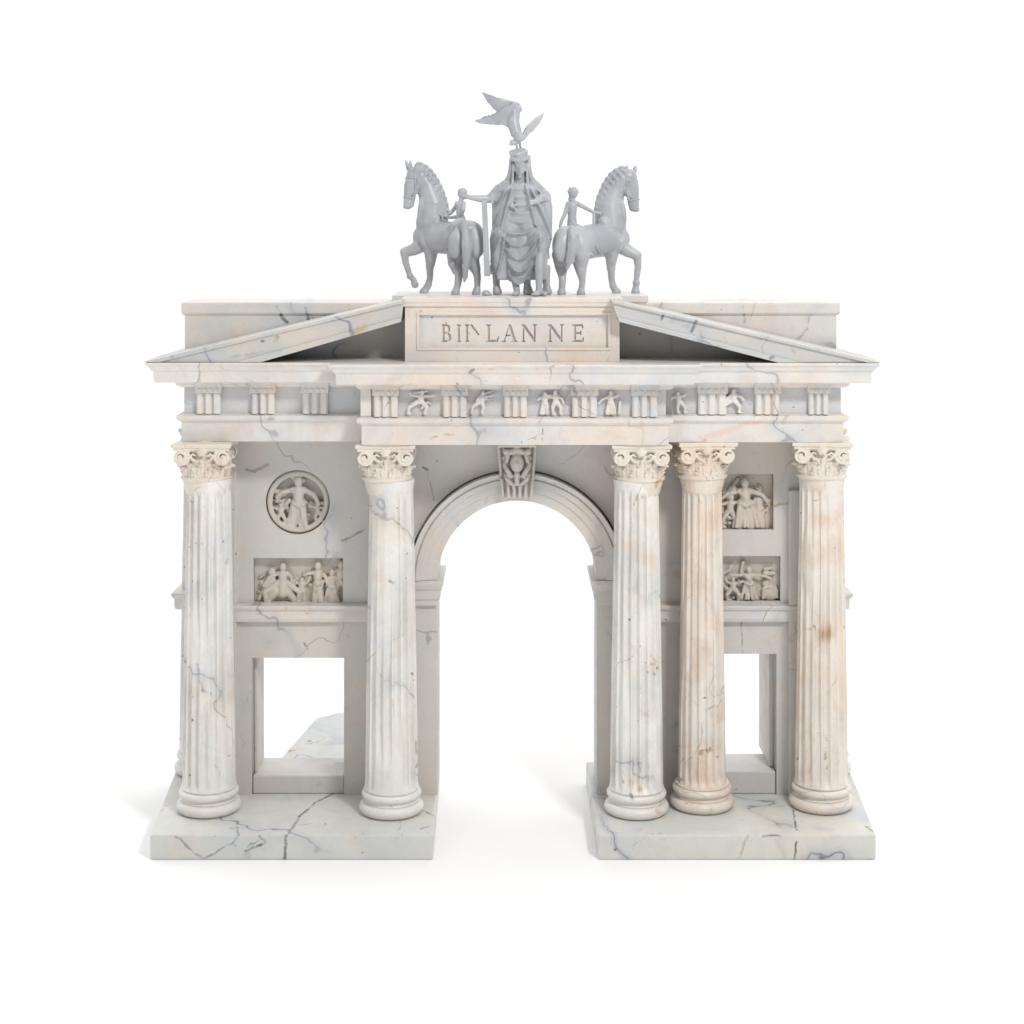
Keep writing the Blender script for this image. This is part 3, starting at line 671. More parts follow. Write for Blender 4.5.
# ------------------------------------------------------------ statues
def horse(side):
    """side=-1: left horse. Laid out in a frame for the left horse, mirrored and nudged for the right one."""
    c = Px(); L = side < 0
    c_ = c.c; e = c.e
    if L:
        YR_, YB, YC, YN = 1.17, 1.38, 1.56, 1.56
        # hindquarters, barrel, chest
        e(460.5, 240, YR_ + .02, 12.5, 14, 19, 8); e(474, 240, YR_, 12, 13, 19, -6); e(467, 229, YR_ + .02, 15, 13, 9)
        c_((462, 240, YR_ + .08, 17), (448, 238, YB, 16.5), (432, 236, YC, 16.5))
        e(425, 237, YC, 12.5, 13, 13); e(430, 228, YC, 14, 12, 13)
        # neck
        c_((431, 224, YC, 15.5), (433, 205, YN, 13), (427, 187, YN, 10), (419, 174, YN, 8.5))
        c_((440, 218, YC, 9), (440, 200, YN, 7), (434, 184, YN, 6), (424, 171, YN, 5))
        # head
        c_((414.5, 174, YN, 7.8), (411, 186, YN, 7.0), (408, 199, YN, 4.6), (408, 205, YN, 4.6)); e(415, 186, YN, 6.6, 6, 8.5)
        c_((412, 196, YN, 4), (411, 205, YN, 3)); e(406.5, 206.5, YN, 3.6, 4, 2.8)
        for dy in (-1, 1):
            c_((410.5 if dy < 0 else 408.5, 169, YN + dy * .05, 2.2), (410.5 if dy < 0 else 407, 164, YN + dy * .055, 1.8), (410 if dy < 0 else 405.5, 160.5, YN + dy * .05, .7))
            e(407.5, 181.5, YN + dy * .055, 2.0, 1.4, 1.4); e(405, 205, YN + dy * .03, 1.2, 1.2, 1.2); e(414, 190, YN + dy * .045, 4.5, 2, 5)
        # raised fore leg
        c_((424, 243, YC - .02, 8.5), (414, 249.5, YC - .05, 6.2), (404.5, 252, YC - .07, 4.8)); c_((404.5, 252, YC - .07, 4.4), (405.5, 262, YC - .07, 3.4), (409, 273, YC - .06, 2.9)); e(410, 276, YC - .06, 3.6, 3.6, 3.6)
        c_((410, 276, YC - .06, 2.9), (414, 280, YC - .06, 2.8)); c_((413.5, 280.5, YC - .06, 3.0), (415, 284.5, YC - .06, 3.9))
        # standing fore leg
        ft = lambda Y, h=0: 220 + (ZC - 5.603) / F(Y) * 100 - h
        f1 = ft(YC - .05)
        c_((430, 243, YC - .08, 9), (431, 254, YC - .08, 6.6), (430.5, 264, YC - .07, 4.8)); e(430, 266, YC - .07, 4.6, 4.6, 4.8)
        c_((430, 266, YC - .07, 4), (430, 278, YC - .06, 3.2), (428.5, 284, YC - .06, 3.3)); c_((428.5, 284.5, YC - .06, 3.8), (426, 289, YC - .06, 3.4)); c_((425.5, 289, YC - .06, 3.7), (424.3, f1 - 1.5, YC - .06, 5))
        # hind legs
        f2 = ft(1.12)
        c_((457, 250, YR_ + .06, 11), (455.5, 262, YR_ + .08, 8), (457, 270, YR_ + .04, 5.6)); c_((458, 268, YR_ + .04, 5), (459, 276, YR_, 4.2), (457.5, 286, YR_, 3.4), (456.5, 289, YR_, 3.6)); c_((456.5, 289, YR_, 3.6), (455.5, f2 - 1.8, YR_, 4.7))
        c_((470, 250, YR_ - .02, 10.5), (472, 261, YR_, 7.6), (475.5, 269, YR_ - .02, 5.4)); c_((475.5, 268, YR_ - .02, 4.8), (477.5, 277, YR_ - .04, 3.6), (477.3, 287, YR_ - .04, 3.1)); c_((477.3, 288, YR_ - .04, 3.4), (476.3, f2 - 1.8, YR_ - .05, 4.6))
        # tail
        c_((463, 222, YR_ - .12, 3), (465.5, 232, YR_ - .16, 4), (466.5, 246, YR_ - .17, 4.2), (467, 260, YR_ - .15, 3.6), (465.5, 271, YR_ - .12, 3), (464.5, 281, YR_ - .1, 1.4))
        c_((464, 226, YR_ - .14, 2), (463.5, 244, YR_ - .18, 2.3), (464.5, 262, YR_ - .15, 2), (467, 277, YR_ - .1, 1.2)); c_((468, 230, YR_ - .15, 1.8), (470, 248, YR_ - .17, 2.1), (469, 266, YR_ - .13, 1.6))
        crest = [(421, 164), (426, 166.5), (430.5, 170.5), (434, 175), (437, 180), (440, 186), (442.5, 192), (444.5, 198), (446, 204), (447, 210)]
        jx, s_ = 0, 1
    else:
        YR_, YB, YC, YN = 1.15, 1.38, 1.56, 1.56
        e(564, 245, YR_, 12, 13, 19.5, 3); e(578.5, 245, YR_, 11.5, 13, 19.5, -3); e(571, 234, YR_ + .02, 15, 13, 8.5)
        c_((573, 246, YR_ + .08, 17), (592, 241, YB, 17), (611, 240, YC, 16)); e(618, 239, YC, 12, 13, 13); e(612, 230, YC, 14, 12, 13)
        c_((611, 227, YC, 15.5), (610, 207, YN, 13), (615, 190, YN, 10), (623, 178, YN, 8.5)); c_((602, 220, YC, 8.5), (602, 203, YN, 7), (607, 187, YN, 6), (617, 175, YN, 5))
        c_((629, 176.5, YN, 7.8), (632, 188, YN, 7), (634.5, 201, YN, 4.6), (634.5, 207.5, YN, 4.6)); e(628.5, 189, YN, 6.6, 6, 8.5)
        c_((631, 199, YN, 4), (632, 208.5, YN, 3)); e(636, 209.5, YN, 3.6, 4, 2.8)
        for dy in (-1, 1):
            ex = 626 if dy < 0 else 634.5
            c_((ex, 172, YN + dy * .05, 2.2), (ex + .6, 168, YN + dy * .055, 1.8), (ex + 1, 165.5, YN + dy * .05, .7))
            e(635, 184, YN + dy * .055, 2.0, 1.4, 1.4); e(637.5, 208, YN + dy * .03, 1.2, 1.2, 1.2); e(629, 193, YN + dy * .045, 4.5, 2, 5)
        ft = lambda Y, h=0: 220 + (ZC - 5.603) / F(Y) * 100 - h
        f1 = ft(YC - .05)
        c_((618, 244, YC - .02, 8.5), (628, 251, YC - .05, 6.4), (637, 255.5, YC - .07, 5)); c_((637, 255, YC - .07, 4.6), (638, 266, YC - .07, 3.5), (636.5, 279, YC - .06, 2.9)); e(636.3, 283, YC - .06, 3.9, 3.7, 3.7)
        c_((636, 286, YC - .06, 3.0), (635.6, 289, YC - .06, 3.2)); c_((635.6, 289, YC - .06, 3.8), (635.6, f1 - 1.5, YC - .06, 4.7))
        c_((612, 245, YC - .08, 9), (611.5, 256, YC - .08, 6.6), (611, 265, YC - .07, 4.8)); e(611, 268, YC - .07, 4.6, 4.6, 4.8)
        c_((611, 268, YC - .07, 4), (611.5, 279, YC - .06, 3.3), (613, 286, YC - .06, 3.4)); c_((613, 286, YC - .06, 3.8), (615, 290, YC - .06, 3.4)); c_((615, 289.5, YC - .06, 3.7), (616.3, f1 - 1.5, YC - .06, 5))
        f2 = ft(1.12)
        c_((562, 255, YR_ + .04, 10.5), (561.5, 266, YR_ + .06, 7), (562, 273, YR_ + .02, 5)); c_((562, 272, YR_ + .02, 4.4), (562.5, 281, YR_ - .02, 3.6), (562, 288, YR_ - .02, 3.3)); c_((562, 289, YR_, 3.5), (561.5, f2 - 1.8, YR_ - .03, 4.6))
        c_((580, 255, YR_ - .02, 10.5), (580.5, 266, YR_, 6.8), (581.5, 274, YR_ - .02, 4.8)); c_((581.5, 273, YR_ - .02, 4.4), (582.5, 281, YR_ - .04, 3.3), (581.5, 288, YR_ - .04, 3.1)); c_((581.5, 289, YR_ - .04, 3.4), (581, f2 - 1.8, YR_ - .05, 4.6))
        c_((571.5, 228, YR_ - .12, 3), (572.5, 238, YR_ - .16, 3.8), (572, 250, YR_ - .16, 4), (569, 262, YR_ - .14, 3.2), (566.5, 269, YR_ - .12, 1.8))
        c_((570, 232, YR_ - .14, 2), (569.5, 247, YR_ - .17, 2.3), (567, 262, YR_ - .15, 1.8)); c_((574, 234, YR_ - .14, 1.8), (575, 248, YR_ - .16, 2), (573, 262, YR_ - .14, 1.5))
        crest = [(620.5, 168), (615.5, 170.5), (611, 174), (607.5, 178.5), (604, 184), (601.5, 190), (599, 196), (597.5, 202), (596.5, 208), (595.5, 213)]
    d = -1 if L else 1
    c_(*[(x + (-2 if L else 2), y + 2, YN, 4.6) for x, y in crest])
    for i, (x, y) in enumerate(crest):           # plaited mane: knots along the crest, short locks below
        e(x, y, YN - .01, 3.1, 4.2, 2.3, -35 * d)
        e(x + (-3.6 if L else 3.6), y + 3.5, YN - .066, 2.3, 2.0, 2.0, 30 * d)
        c_((x + (-5 if L else 5), y + 4.5, YN - .08, 1.5), (x + (-7 if L else 7), y + 8.5, YN - .085, .9))
    # muscle definition
    mx = lambda x: x if L else 1044 - x
    dyy = 0 if L else 4
    if L: e(456, 244, YR_ - .085, 8.5, 6, 15, 6); e(475, 244, YR_ - .085, 8, 6, 15, -8); e(452, 262, YR_ + .0, 4, 4, 7, 0)
    else: e(562, 248, YR_ - .085, 8.5, 6, 15, 4); e(580, 248, YR_ - .085, 8, 6, 15, -4)
    for x, y, Y, rx, ry, rz, a in ((424, 240, YC - .12, 5, 5, 9, -15), (437, 236, YC - .14, 5, 4, 10, 20), (428, 214, YN - .10, 3.4, 3, 13, 12), (421, 208, YN - .08, 3.2, 3, 14, 8), (418, 186, YN - .05, 3, 3, 5, 20), (431, 256, YC - .11, 3, 3, 6, 0), (433, 248, YC - .13, 4, 3.5, 6, 15)):
        e(mx(x), y + dyy, Y, rx, ry, rz, a if L else -a)
    sx = 436 if L else 604
    c_((sx, 222, YC - .12, 6), (sx + (-6 if L else 6), 240, YC - .13, 6))
    root = empty('horse_statue', (X(450 if L else 590, 1.35), 1.35, 5.603),
        label='grey horse statue with left-facing head and raised foreleg' if L else 'grey horse statue with right-facing head above the right roof slope', category='horse statue', group='horse statues on top of the arch')
    c.fire('body', M['grey'], root, vox=.0075, smooth=3)
    # harness
    h = Px()
    if L:
        h.c((416, 231, YC - .03, 1.1), (420, 231.5, YC - .10, 1.1), (430, 231, YC - .155, 1.1), (440, 229.5, YC - .17, 1.1), (447, 226, YC - .17, 1.1))
        h.c((442, 217, YC - .15, 1.1), (444.5, 228, YC - .2, 1.1), (445, 240, YB - .16, 1.2), (442, 252, YB - .1, 1.1))
    else:
        h.c((626.5, 233, YC - .06, 1.1), (622, 234, YC - .11, 1.1), (612, 233.5, YC - .16, 1.1), (602, 232, YC - .20, 1.1), (594, 229, YC - .2, 1.1))
        h.c((594, 214, YC - .15, 1.6), (594, 226, YC - .22, 1.7), (592, 238, YB - .2, 1.4)); h.c((592, 238, YB - .2, 1.2), (597, 248, YB - .19, 1.1), (602, 255, YB - .1, 1.1))
    h.fire('harness', M['grey'], root, vox=.006, smooth=1)
    b = Px()
    for dy in (-1, 1):
        if L:
            b.c((403.5, 197, YN + dy*.01, .9), (407, 197, YN + dy * .055, .9), (413, 198, YN + dy * .055, .9), (416, 190, YN + dy * .075, .9), (415.5, 178, YN + dy * .08, .9), (419, 169, YN + dy * .07, .9))
            b.c((405.5, 178, YN, .8), (410, 177.5, YN + dy * .08, .8), (416, 178, YN + dy * .085, .8))
        else:
            b.c((639, 199.5, YN + dy*.01, .9), (635.5, 199.5, YN + dy * .055, .9), (629.5, 200.5, YN + dy * .055, .9), (626.5, 192, YN + dy * .075, .9), (627, 180.5, YN + dy * .08, .9), (623, 172, YN + dy * .07, .9))
            b.c((638, 181, YN, .8), (633, 180.5, YN + dy * .08, .8), (627, 181, YN + dy * .085, .8))
    b.fire('bridle', M['grey'], root, vox=.005, smooth=1)
    reroot(root); return root
horse(-1); horse(1)

def rider(L):
    c = Px(); c_, e = c.c, c.e; Y = 1.34
    if L:
        e(462.3, 193.5, Y, 4.7, 4.8, 5.2); e(458.6, 194.5, Y - .01, 1.2, 1.2, 1.4); e(462.5, 191.8, Y, 5.0, 5.0, 4.2)
        c_((461.5, 198, Y, 2.2), (460.5, 202, Y, 2.3)); c_((457.5, 204, Y - .01, 3.1), (463, 204, Y + .01, 3.1)); c_((460, 205, Y, 4.3), (460, 214, Y, 3.8), (461.5, 221, Y, 4.8))
        c_((463.5, 204.5, Y - .04, 2.4), (463, 211, Y - .07, 2.2), (459, 216.5, Y - .05, 1.9), (451, 217.5, Y + .02, 1.7), (444, 216, Y + .07, 1.5))
        c_((457, 205, Y + .05, 2.2), (451, 213, Y + .08, 1.9), (442, 216.5, Y + .10, 1.6)); 
        for q in range(4): c_((444, 216, Y + .07, .9), (440.5 + q * .4, 214.6 + q * 1.1, Y + .08, .65))
        for dy in (-1, 1): c_((461, 220, Y + dy * .04, 4), (453, 225, Y + dy * .17 - .02, 3.4), (451, 236, Y + dy * .19, 2.6), (449, 247, Y + dy * .18 , 2), (446, 249, Y + dy * .18, 1.7))
    else:
        e(573, 193.5, Y, 4.8, 4.8, 5.2); e(573.5, 191.5, Y, 5.2, 5.1, 4.2); e(571, 199, Y, 3, 3, 2.5)
        for a in range(6): e(573 + 4.2 * math.cos(a), 191 + 3.0 * math.sin(a), Y - .02, 1.7, 2, 1.7)
        c_((573, 198, Y, 2.2), (572.5, 202, Y, 2.4)); c_((568.5, 204, Y, 3), (576, 203.5, Y, 3)); c_((572.2, 206, Y, 5), (572, 216, Y, 4.3), (572, 226, Y, 5.2))
        c_((577, 203.5, Y, 2.4), (586, 208, Y + .04, 2.1), (593, 212, Y + .08, 1.8), (598, 213, Y + .1, 1.6))
        for q in range(4): c_((598, 213, Y + .1, .9), (602 - q * .5, 211.8 + q * 1.1, Y + .1, .65))
        c_((567.8, 204.5, Y - .01, 2.3), (565.3, 213, Y - .03, 2.0), (561.5, 221, Y - .05, 1.8), (560, 226, Y - .06, 1.5))
        for q in range(3): c_((560.3, 225, Y - .06, .9), (559 + q, 229, Y - .07, .65))
        for dy in (-1, 1): c_((573, 226, Y + dy * .04, 4.3), (583, 230, Y + dy * .16 - .02, 3.5), (588, 241, Y + dy * .19, 2.7), (588, 252, Y + dy * .19, 2), (592, 255, Y + dy * .19, 1.7))
    root = empty('rider_statue', (X(461 if L else 572, Y), Y, Z(222 if L else 228, Y)),
        label='small round-headed child figure riding the left horse' if L else 'small child figure riding the right horse, one arm outstretched', category='statue', group='small riders on the horse statues')
    c.fire('person', M['grey'], root, vox=.0062, smooth=1); reroot(root)
rider(True); rider(False)

# seated robed figure --------------------------------------------
c = Px(); c_, e = c.c, c.e; Y0 = 1.08
# head, face, turban, veil
e(520, 166, Y0 - .03, 6.2, 7, 9.5); e(520, 170, Y0 - .07, 4.8, 4.6, 6.4)
e(520, 168.8, Y0 - .128, 1.2, 2.2, 3.0); e(520, 162.5, Y0 - .085, 4.6, 3, 2.4); e(520, 171, Y0 - .13, 1.6, 1.5, 1.1)
for s in (-1, 1): e(520 + s * 2.7, 165.6, Y0 - .095, 1.5, 1.2, .9); c_((520 + s * 1.2, 163.6, Y0 - .105, .7), (520 + s * 4.2, 163.9, Y0 - .09, .7)); e(520 + s * 3.6, 170, Y0 - .075, 1.7, 1.6, 2.2)
e(520, 174, Y0 - .108, 2.0, 1.1, .7); e(520, 177, Y0 - .09, 2.4, 2, 1.6); c_((517.5, 172.8, Y0 - .11, .6), (522.5, 172.8, Y0 - .11, .6))
e(520, 155, Y0 - .02, 8.2, 9, 6.8); c_((511.5, 158.5, Y0 - .06, 2.2), (516, 160.2, Y0 - .11, 2.4), (524, 159.6, Y0 - .11, 2.4), (528.5, 157, Y0 - .06, 2.2))
c_((511.5, 154, Y0 - .07, 2.2), (518, 154.5, Y0 - .11, 2.2), (526, 151.5, Y0 - .08, 2.2)); c_((512, 151.5, Y0 - .04, 2), (510, 152.3, Y0 - .06, 1.4)); c_((515, 150.5, Y0 - .06, 1.8), (524, 149.5, Y0 - .05, 1.8))
for s in (-1, 1):
    c_((520 + s * 8, 158, Y0, 2.6), (520 + s * 8.6, 168, Y0 - .02, 2.8), (520 + s * 10, 177, Y0 - .01, 3.2), (520 + s * 14, 184, Y0, 4)); c_((520 + s * 6.5, 160, Y0 + .04, 4), (520 + s * 8, 178, Y0 + .05, 5))
    c_((520 + s * 6.8, 164, Y0 - .06, 1.2), (520 + s * 7.2, 176, Y0 - .07, 1.4), (520 + s * 8, 190, Y0 - .13, 1.6), (520 + s * 8.5, 206, Y0 - .16, 1.8))
c_((520, 176, Y0 - .02, 5), (520, 184, Y0, 6))
# torso
KY = Y0 - .26
c_((507, 189, Y0, 9), (533, 189, Y0, 9)); c_((520, 190, Y0 + .01, 12), (519, 206, Y0 + .02, 11.5), (518, 222, Y0 + .04, 13))
c_((499, 193, Y0 + .02, 7), (507, 186, Y0 + .02, 7)); c_((533, 186, Y0 + .02, 7), (543, 197, Y0 + .02, 7.5))
c_((513, 186, Y0 - .12, 1.1), (520, 190, Y0 - .15, 1.1), (527, 186, Y0 - .12, 1.1))
for a in range(5): e(514.5 + 2.2 * math.cos(a * 1.26), 203 + 2.2 * math.sin(a * 1.26), Y0 - .165, 1.1, 1, 1.1)
c_((512, 206, Y0 - .15, 1.1), (517, 210, Y0 - .17, 1.2), (514, 213, Y0 - .16, 1))
for s in (-1, 1): c_((520 + s * 13, 192, Y0 + .03, 9), (520 + s * 19, 208, Y0 + .05, 9), (520 + s * 18, 226, Y0 + .05, 10))
c_((508, 196, Y0 - .01, 10), (506, 224, Y0, 12)); c_((532, 196, Y0 - .01, 10), (534, 224, Y0, 12))
for x_, ye in ((500, 265), (507, 270), (514, 273), (521, 268), (528, 260), (535, 254), (541, 250)): c_((508 + (x_ - 508) * .8, 226, Y0 + .02, 9), (x_, 240, KY + .29, 10.5), (x_, ye - 4, KY + .25, 9))
# right arm (viewer's left) with sleeve
c_((501, 191, Y0, 8), (494, 197, Y0 - .02, 6.5)); c_((494, 197.5, Y0 - .03, 5.6), (487, 199, Y0 - .05, 4.2), (478, 198.5, Y0 - .08, 3.4), (470, 197.3, Y0 - .10, 2.5)); e(467, 197, Y0 - .10, 3.2, 2.8, 2.2)
for q in range(4): c_((466, 196.4 + q * .5, Y0 - .13 + q * .02, 1.0), (462.8 + q * .3, 196.0 + q * .9, Y0 - .14 + q * .02, .8), (461.5 + q * .5, 197.6 + q * .9, Y0 - .13 + q * .02, .65))
c_((468, 195.4, Y0 - .12, 1.0), (465.5, 193.9, Y0 - .14, .8))
c_((491, 194, Y0 - .08, 1.6), (492.5, 203, Y0 - .08, 1.6)); 
# left side shawl (viewer's right) hanging over the forearm
c_((543, 197, Y0, 8), (546, 210, Y0 - .03, 6.5), (547, 224, Y0, 5));  
c_((534, 200, Y0 - .12, 3.6), (541, 197, Y0 - .12, 3.4), (547, 199, Y0 - .08, 3)); c_((541, 199, Y0 - .12, 3.6), (535, 201.5, Y0 - .17, 3)); e(532.5, 202, Y0 - .19, 3, 2.6, 2.6)
for q in range(4): c_((532.5, 200.2 + q * 1.3, Y0 - .205, .95), (529.6 + q * .3, 200.8 + q * 1.3, Y0 - .215, .85))
for x0, x1 in (): c_((x0, 203, Y0 - .15, 1.9), ((x0 + x1) / 2, 218, Y0 - .17, 2.1), (x1, 236, Y0 - .13, 1.5))
# lap, knees, skirt with swags
KY = Y0 - .26
c_((512, 224, Y0 + .0, 11.5), (505, 236, KY + .22, 10.5)); c_((527, 224, Y0 + .0, 11.5), (535, 237, KY + .21, 10.5)); c_((505, 234, KY + .21, 10.5), (501, 254, KY + .23, 9.5), (501, 266, KY + .25, 9.5)); c_((535, 235, KY + .19, 10), (539, 248, KY + .20, 9), (540, 256, KY + .21, 7.5))
c_((511, 240, KY + .25, 13), (513, 262, KY + .27, 12.5)); c_((522, 242, KY + .25, 13), (524, 260, KY + .28, 12)); c_((530, 244, KY + .25, 11), (532, 255, KY + .27, 9))
def patch(xl, xr, yt, yb, depth, back, N=90):
    """cloth: a closed slab whose front is a continuous folded surface"""
    vs, fs = [], []
    for j in range(N + 1):
        v = j / N
        for i in range(N + 1):
            u = i / N; y = yt(u) + (yb(u) - yt(u)) * v; a_, b_ = xl(y), xr(y); x = a_ + (b_ - a_) * u
            vs.append(P(x, y, depth(x, y, u, v)))
    n1 = (N + 1) ** 2
    for j in range(N + 1):
        v = j / N
        for i in range(N + 1):
            u = i / N; y = yt(u) + (yb(u) - yt(u)) * v; a_, b_ = xl(y), xr(y); x = a_ + (b_ - a_) * u
            vs.append(P(x, y, back))
    id_ = lambda i, j: j * (N + 1) + i
    for j in range(N):
        for i in range(N):
            q = [id_(i, j), id_(i + 1, j), id_(i + 1, j + 1), id_(i, j + 1)]
            fs.append(q[::-1]); fs.append([k_ + n1 for k_ in q])
    for i in range(N):
        for (a_, b_) in ((id_(i, 0), id_(i + 1, 0)), (id_(i + 1, N), id_(i, N)), (id_(0, i + 1), id_(0, i)), (id_(N, i), id_(N, i + 1))):
            fs.append([a_, b_, b_ + n1, a_ + n1])
    c.add(vs, fs)
def lerp_tab(tab):
    def f(y):
        if y <= tab[0][0]: return tab[0][1]
        for (a_, p_), (b_, q_) in zip(tab, tab[1:]):
            if y <= b_: return p_ + (q_ - p_) * (y - a_) / (b_ - a_)
        return tab[-1][1]
    return f
gs = lambda x, y, cx, cy, sx, sy: math.exp(-((x - cx) / sx) ** 2 - ((y - cy) / sy) ** 2)
ridge = lambda t: 1 - abs(math.sin(t)) ** .75 * 1.0          # sharp valleys between rounded folds
def sm(a, b, x): t = min(1, max(0, (x - a) / (b - a))); return t * t * (3 - 2 * t)
# skirt over the knees
hem = lerp_tab([(0, 274), (.18, 276), (.33, 281), (.46, 285.5), (.56, 283), (.68, 275), (.80, 266), (.92, 261), (1, 258)])
def skirt_depth(x, y, u, v):
    d = KY + .05 + .17 * (abs(2 * u - 1) ** 3.2)
    d += .12 * max(0, 1 - (y - 218) / 16) * (1 if y < 234 else 0)                     # lap runs back to the waist
    d -= .085 * gs(x, y, 503, 240, 9, 15) + .10 * gs(x, y, 539, 238, 8.5, 13)
    d += .05 * gs(x, y, 520, 250, 9, 18)
    d += .04 * sm(262, 285, y)
    q = (x - 520) / 20.5
    wc = max(0, 1 - q * q) ** .6 if abs(q) < 1 else 0                               # hanging swags between the knees
    k_ = (y - 221 + 2.5 * q) / (.55 + 1.15 * max(0, 1 - q * q))
    d += .085 * wc * abs(math.sin(k_ * .42)) ** .7 * sm(219, 227, y)
    ang = math.atan2(x - 505.5, y - 216)                                              # folds falling from the left knee
    wl_ = sm(516, 505, x) if x > 505 else 1
    d += .072 * wl_ * abs(math.sin(ang * 15 + .6 + .04 * y)) ** .8 * sm(228, 246, y)
    d += .035 * (1 - sm(222, 232, y)) * abs(math.sin((x - 520) * .30)) ** .8
    ang = math.atan2(x - 541, y - 205)
    d += .055 * sm(530, 538, x) * abs(math.sin(ang * 19 + .5)) ** .8 * sm(226, 246, y)
    return d
patch(lerp_tab([(218, 499), (226, 494), (236, 491.3), (276, 489.5)]), lerp_tab([(218, 541), (228, 545), (240, 548), (258, 550)]), lambda u: 217, hem, skirt_depth, Y0 - .02)
# tunic and cloak
def cloak_depth(x, y, u, v):
    d = Y0 - .145 + .16 * (abs(2 * u - 1) ** 2.6)
    d -= .035 * gs(x, y, 520, 197, 12, 14)
    ang = math.atan2(x - 520, y - 168)
    side = sm(.20, .34, abs(ang))
    d -= .075 * sm(.22, .30, abs(ang)) * sm(182, 190, y)                             # the cloak edge stands clear of the chest
    d += .085 * side * abs(math.sin(abs(ang) * 16 + (0 if x < 520 else .8) + .02 * y)) ** .8 * sm(184, 196, y)
    q = (x - 519) / 13
    if abs(q) < 1: d += .03 * (1 - q * q) * abs(math.sin((y - 186 - 3 * (1 - q * q)) * .38)) ** .8
    return d
patch(lerp_tab([(183, 510), (187, 501), (192, 495), (200, 492), (236, 492)]), lerp_tab([(183, 530), (187, 539), (193, 545), (200, 549.5), (206, 552.5), (240, 552)]), lambda u: 183, lerp_tab([(0, 236), (.3, 224), (.7, 224), (1, 240)]), cloak_depth, Y0 + .06)
# bare shin and foot, second foot under the hem
gy = 220 + (ZC - 5.603) / F(.82) * 100
c_((539.5, 254, KY + .15, 5), (539, 268, KY + .08, 4.6), (539, 286, KY + .05, 3.2), (539, 290, KY + .05, 3.6)); c_((539, gy - 3, KY + .06, 3.4), (535.5, gy - 2.3, KY - .06, 3.2)); c_((541, gy - 2.6, KY + .06, 3.2), (545, gy - 2.2, KY - .0, 2.6))
for q in range(5): c_((532.6 + q * 1.5, gy - 1.8, KY - .08, 1.2), (532.0 + q * 1.6, gy - 1.4, KY - .125 + .012 * q, .9))
c_((514, 276, KY + .24, 4), (517, 291, KY + .16, 3.2)); c_((517, gy - 3, KY + .12, 3), (515, gy - 2.2, KY + .02, 2.7))
root = empty('seated_figure', (X(520, Y0), Y0, 5.603), label='large seated robed figure with turban and veil in the middle of the group', category='statue')
c.fire('person', M['grey'], root, vox=.006, smooth=1)
# throne: seat block, back legs in shadow
bm = bmesh.new(); zf = 5.605
box(bm, X(497, 1.2), X(547, 1.2), .98, 1.42, zf + .16, zf + .46)
fin('seat', bm, M['grey'], root, bevel=.02)
for (px, w, y) in ((495.5, 4.2, 1.12), (527, 5.5, 1.1), (547, 4.2, 1.12), (497, 4, 1.38), (545, 4, 1.38)):
    l = Px(); l.c((px, 268, y, w * .85), (px, 280, y, w * .7), (px + .6, 288, y, w * .6)); l.c((px + .6, 288, y, w * .8), (px + 1.2, 292, y, w))
    for vv in l.v: vv.z = max(vv.z, zf)
    l.fire('leg', M['grey'], root, vox=.008, smooth=1)
# tapering staff below the outstretched arm
bm = bmesh.new(); ya = .98
a0, a1, b0, b1 = X(481.8, ya), X(486.8, ya), X(484.3, ya), X(490.2, ya)
zt, zb = Z(200, ya), Z(276, ya)
pts = [(a0, zt), (a1, zt), (b1, zb), (b0, zb)]
prismY(bm, pts, ya - .03, ya + .03)
fin('staff', bm, M['grey'], root, bevel=.008)
fl = Px(); fl.e(486, 293, 1.0, 4, 4, 3.2); fl.e(487, 294.5, 1.0, 5, 4.5, 1.6); fl.fire('foot_block', M['grey'], root, vox=.007, smooth=1)
reroot(root)

# bird -----------------------------------------------------------
c = Px(); c_, e = c.c, c.e; YB = 1.02
c_((519.5, 137.5, YB, 4.6), (516.5, 133, YB + .01, 4.2), (513.5, 126, YB + .03, 4.0), (510.5, 118, YB + .05, 3.2))
c_((516, 133, YB + .02, 5.8), (513, 122, YB + .04, 6.4), (516, 110, YB + .06, 4.5)); e(519, 137, YB - .02, 5.6, 5.0, 5.2, 20); c_((518, 140, YB, 3.4), (514, 142.5, YB, 2.9)); e(512.8, 142.6, YB - .01, 3.3, 3.1, 3.0); c_((511, 143.5, YB - .02, 1.4), (509.6, 145.5, YB - .02, .6))
c_((516.5, 144, YB, 1.3), (517.2, 150.5, Y0 - .02, 1.2)); c_((519.5, 142, YB + .03, 1.3), (521, 150, Y0 + .02, 1.2))
def wing(pts, yf, th=.04):
    c.prism([(X(x, YB), Z(y, YB)) for x, y in pts], lambda x, z: yf(x, z) - th / 2, lambda x, z: yf(x, z) + th / 2)
wl = lambda x, z: YB + .03 + .35 * (x - X(514, YB)) * -1 * .55
wing([(514, 131), (509, 128), (505.5, 126), (502, 124.2), (498, 125), (494, 124.4), (489, 124), (484, 123.4), (478.5, 122.6), (474.6, 120.6), (478, 119.2), (484, 118.2), (490, 116.3), (495, 114.2), (499, 112), (503, 108), (508, 106), (514, 104), (517, 104), (518, 112), (516.5, 122)], wl)
wing([(503, 114), (499, 112), (496.5, 110.6), (492.5, 107.5), (490.5, 104.5), (487, 101), (484.8, 97), (482, 92.2), (487, 94.3), (493, 96.5), (499, 98.3), (505, 100.5), (510, 101), (514, 102.5), (516, 106), (514, 113)], lambda x, z: wl(x, z) + .05)
wing([(512, 104), (516, 101.3), (519.5, 102.6), (521.8, 106.5), (522, 110.5), (519.5, 112.5), (518.8, 116.5), (516.5, 122), (514, 118)], lambda x, z: YB + .08)
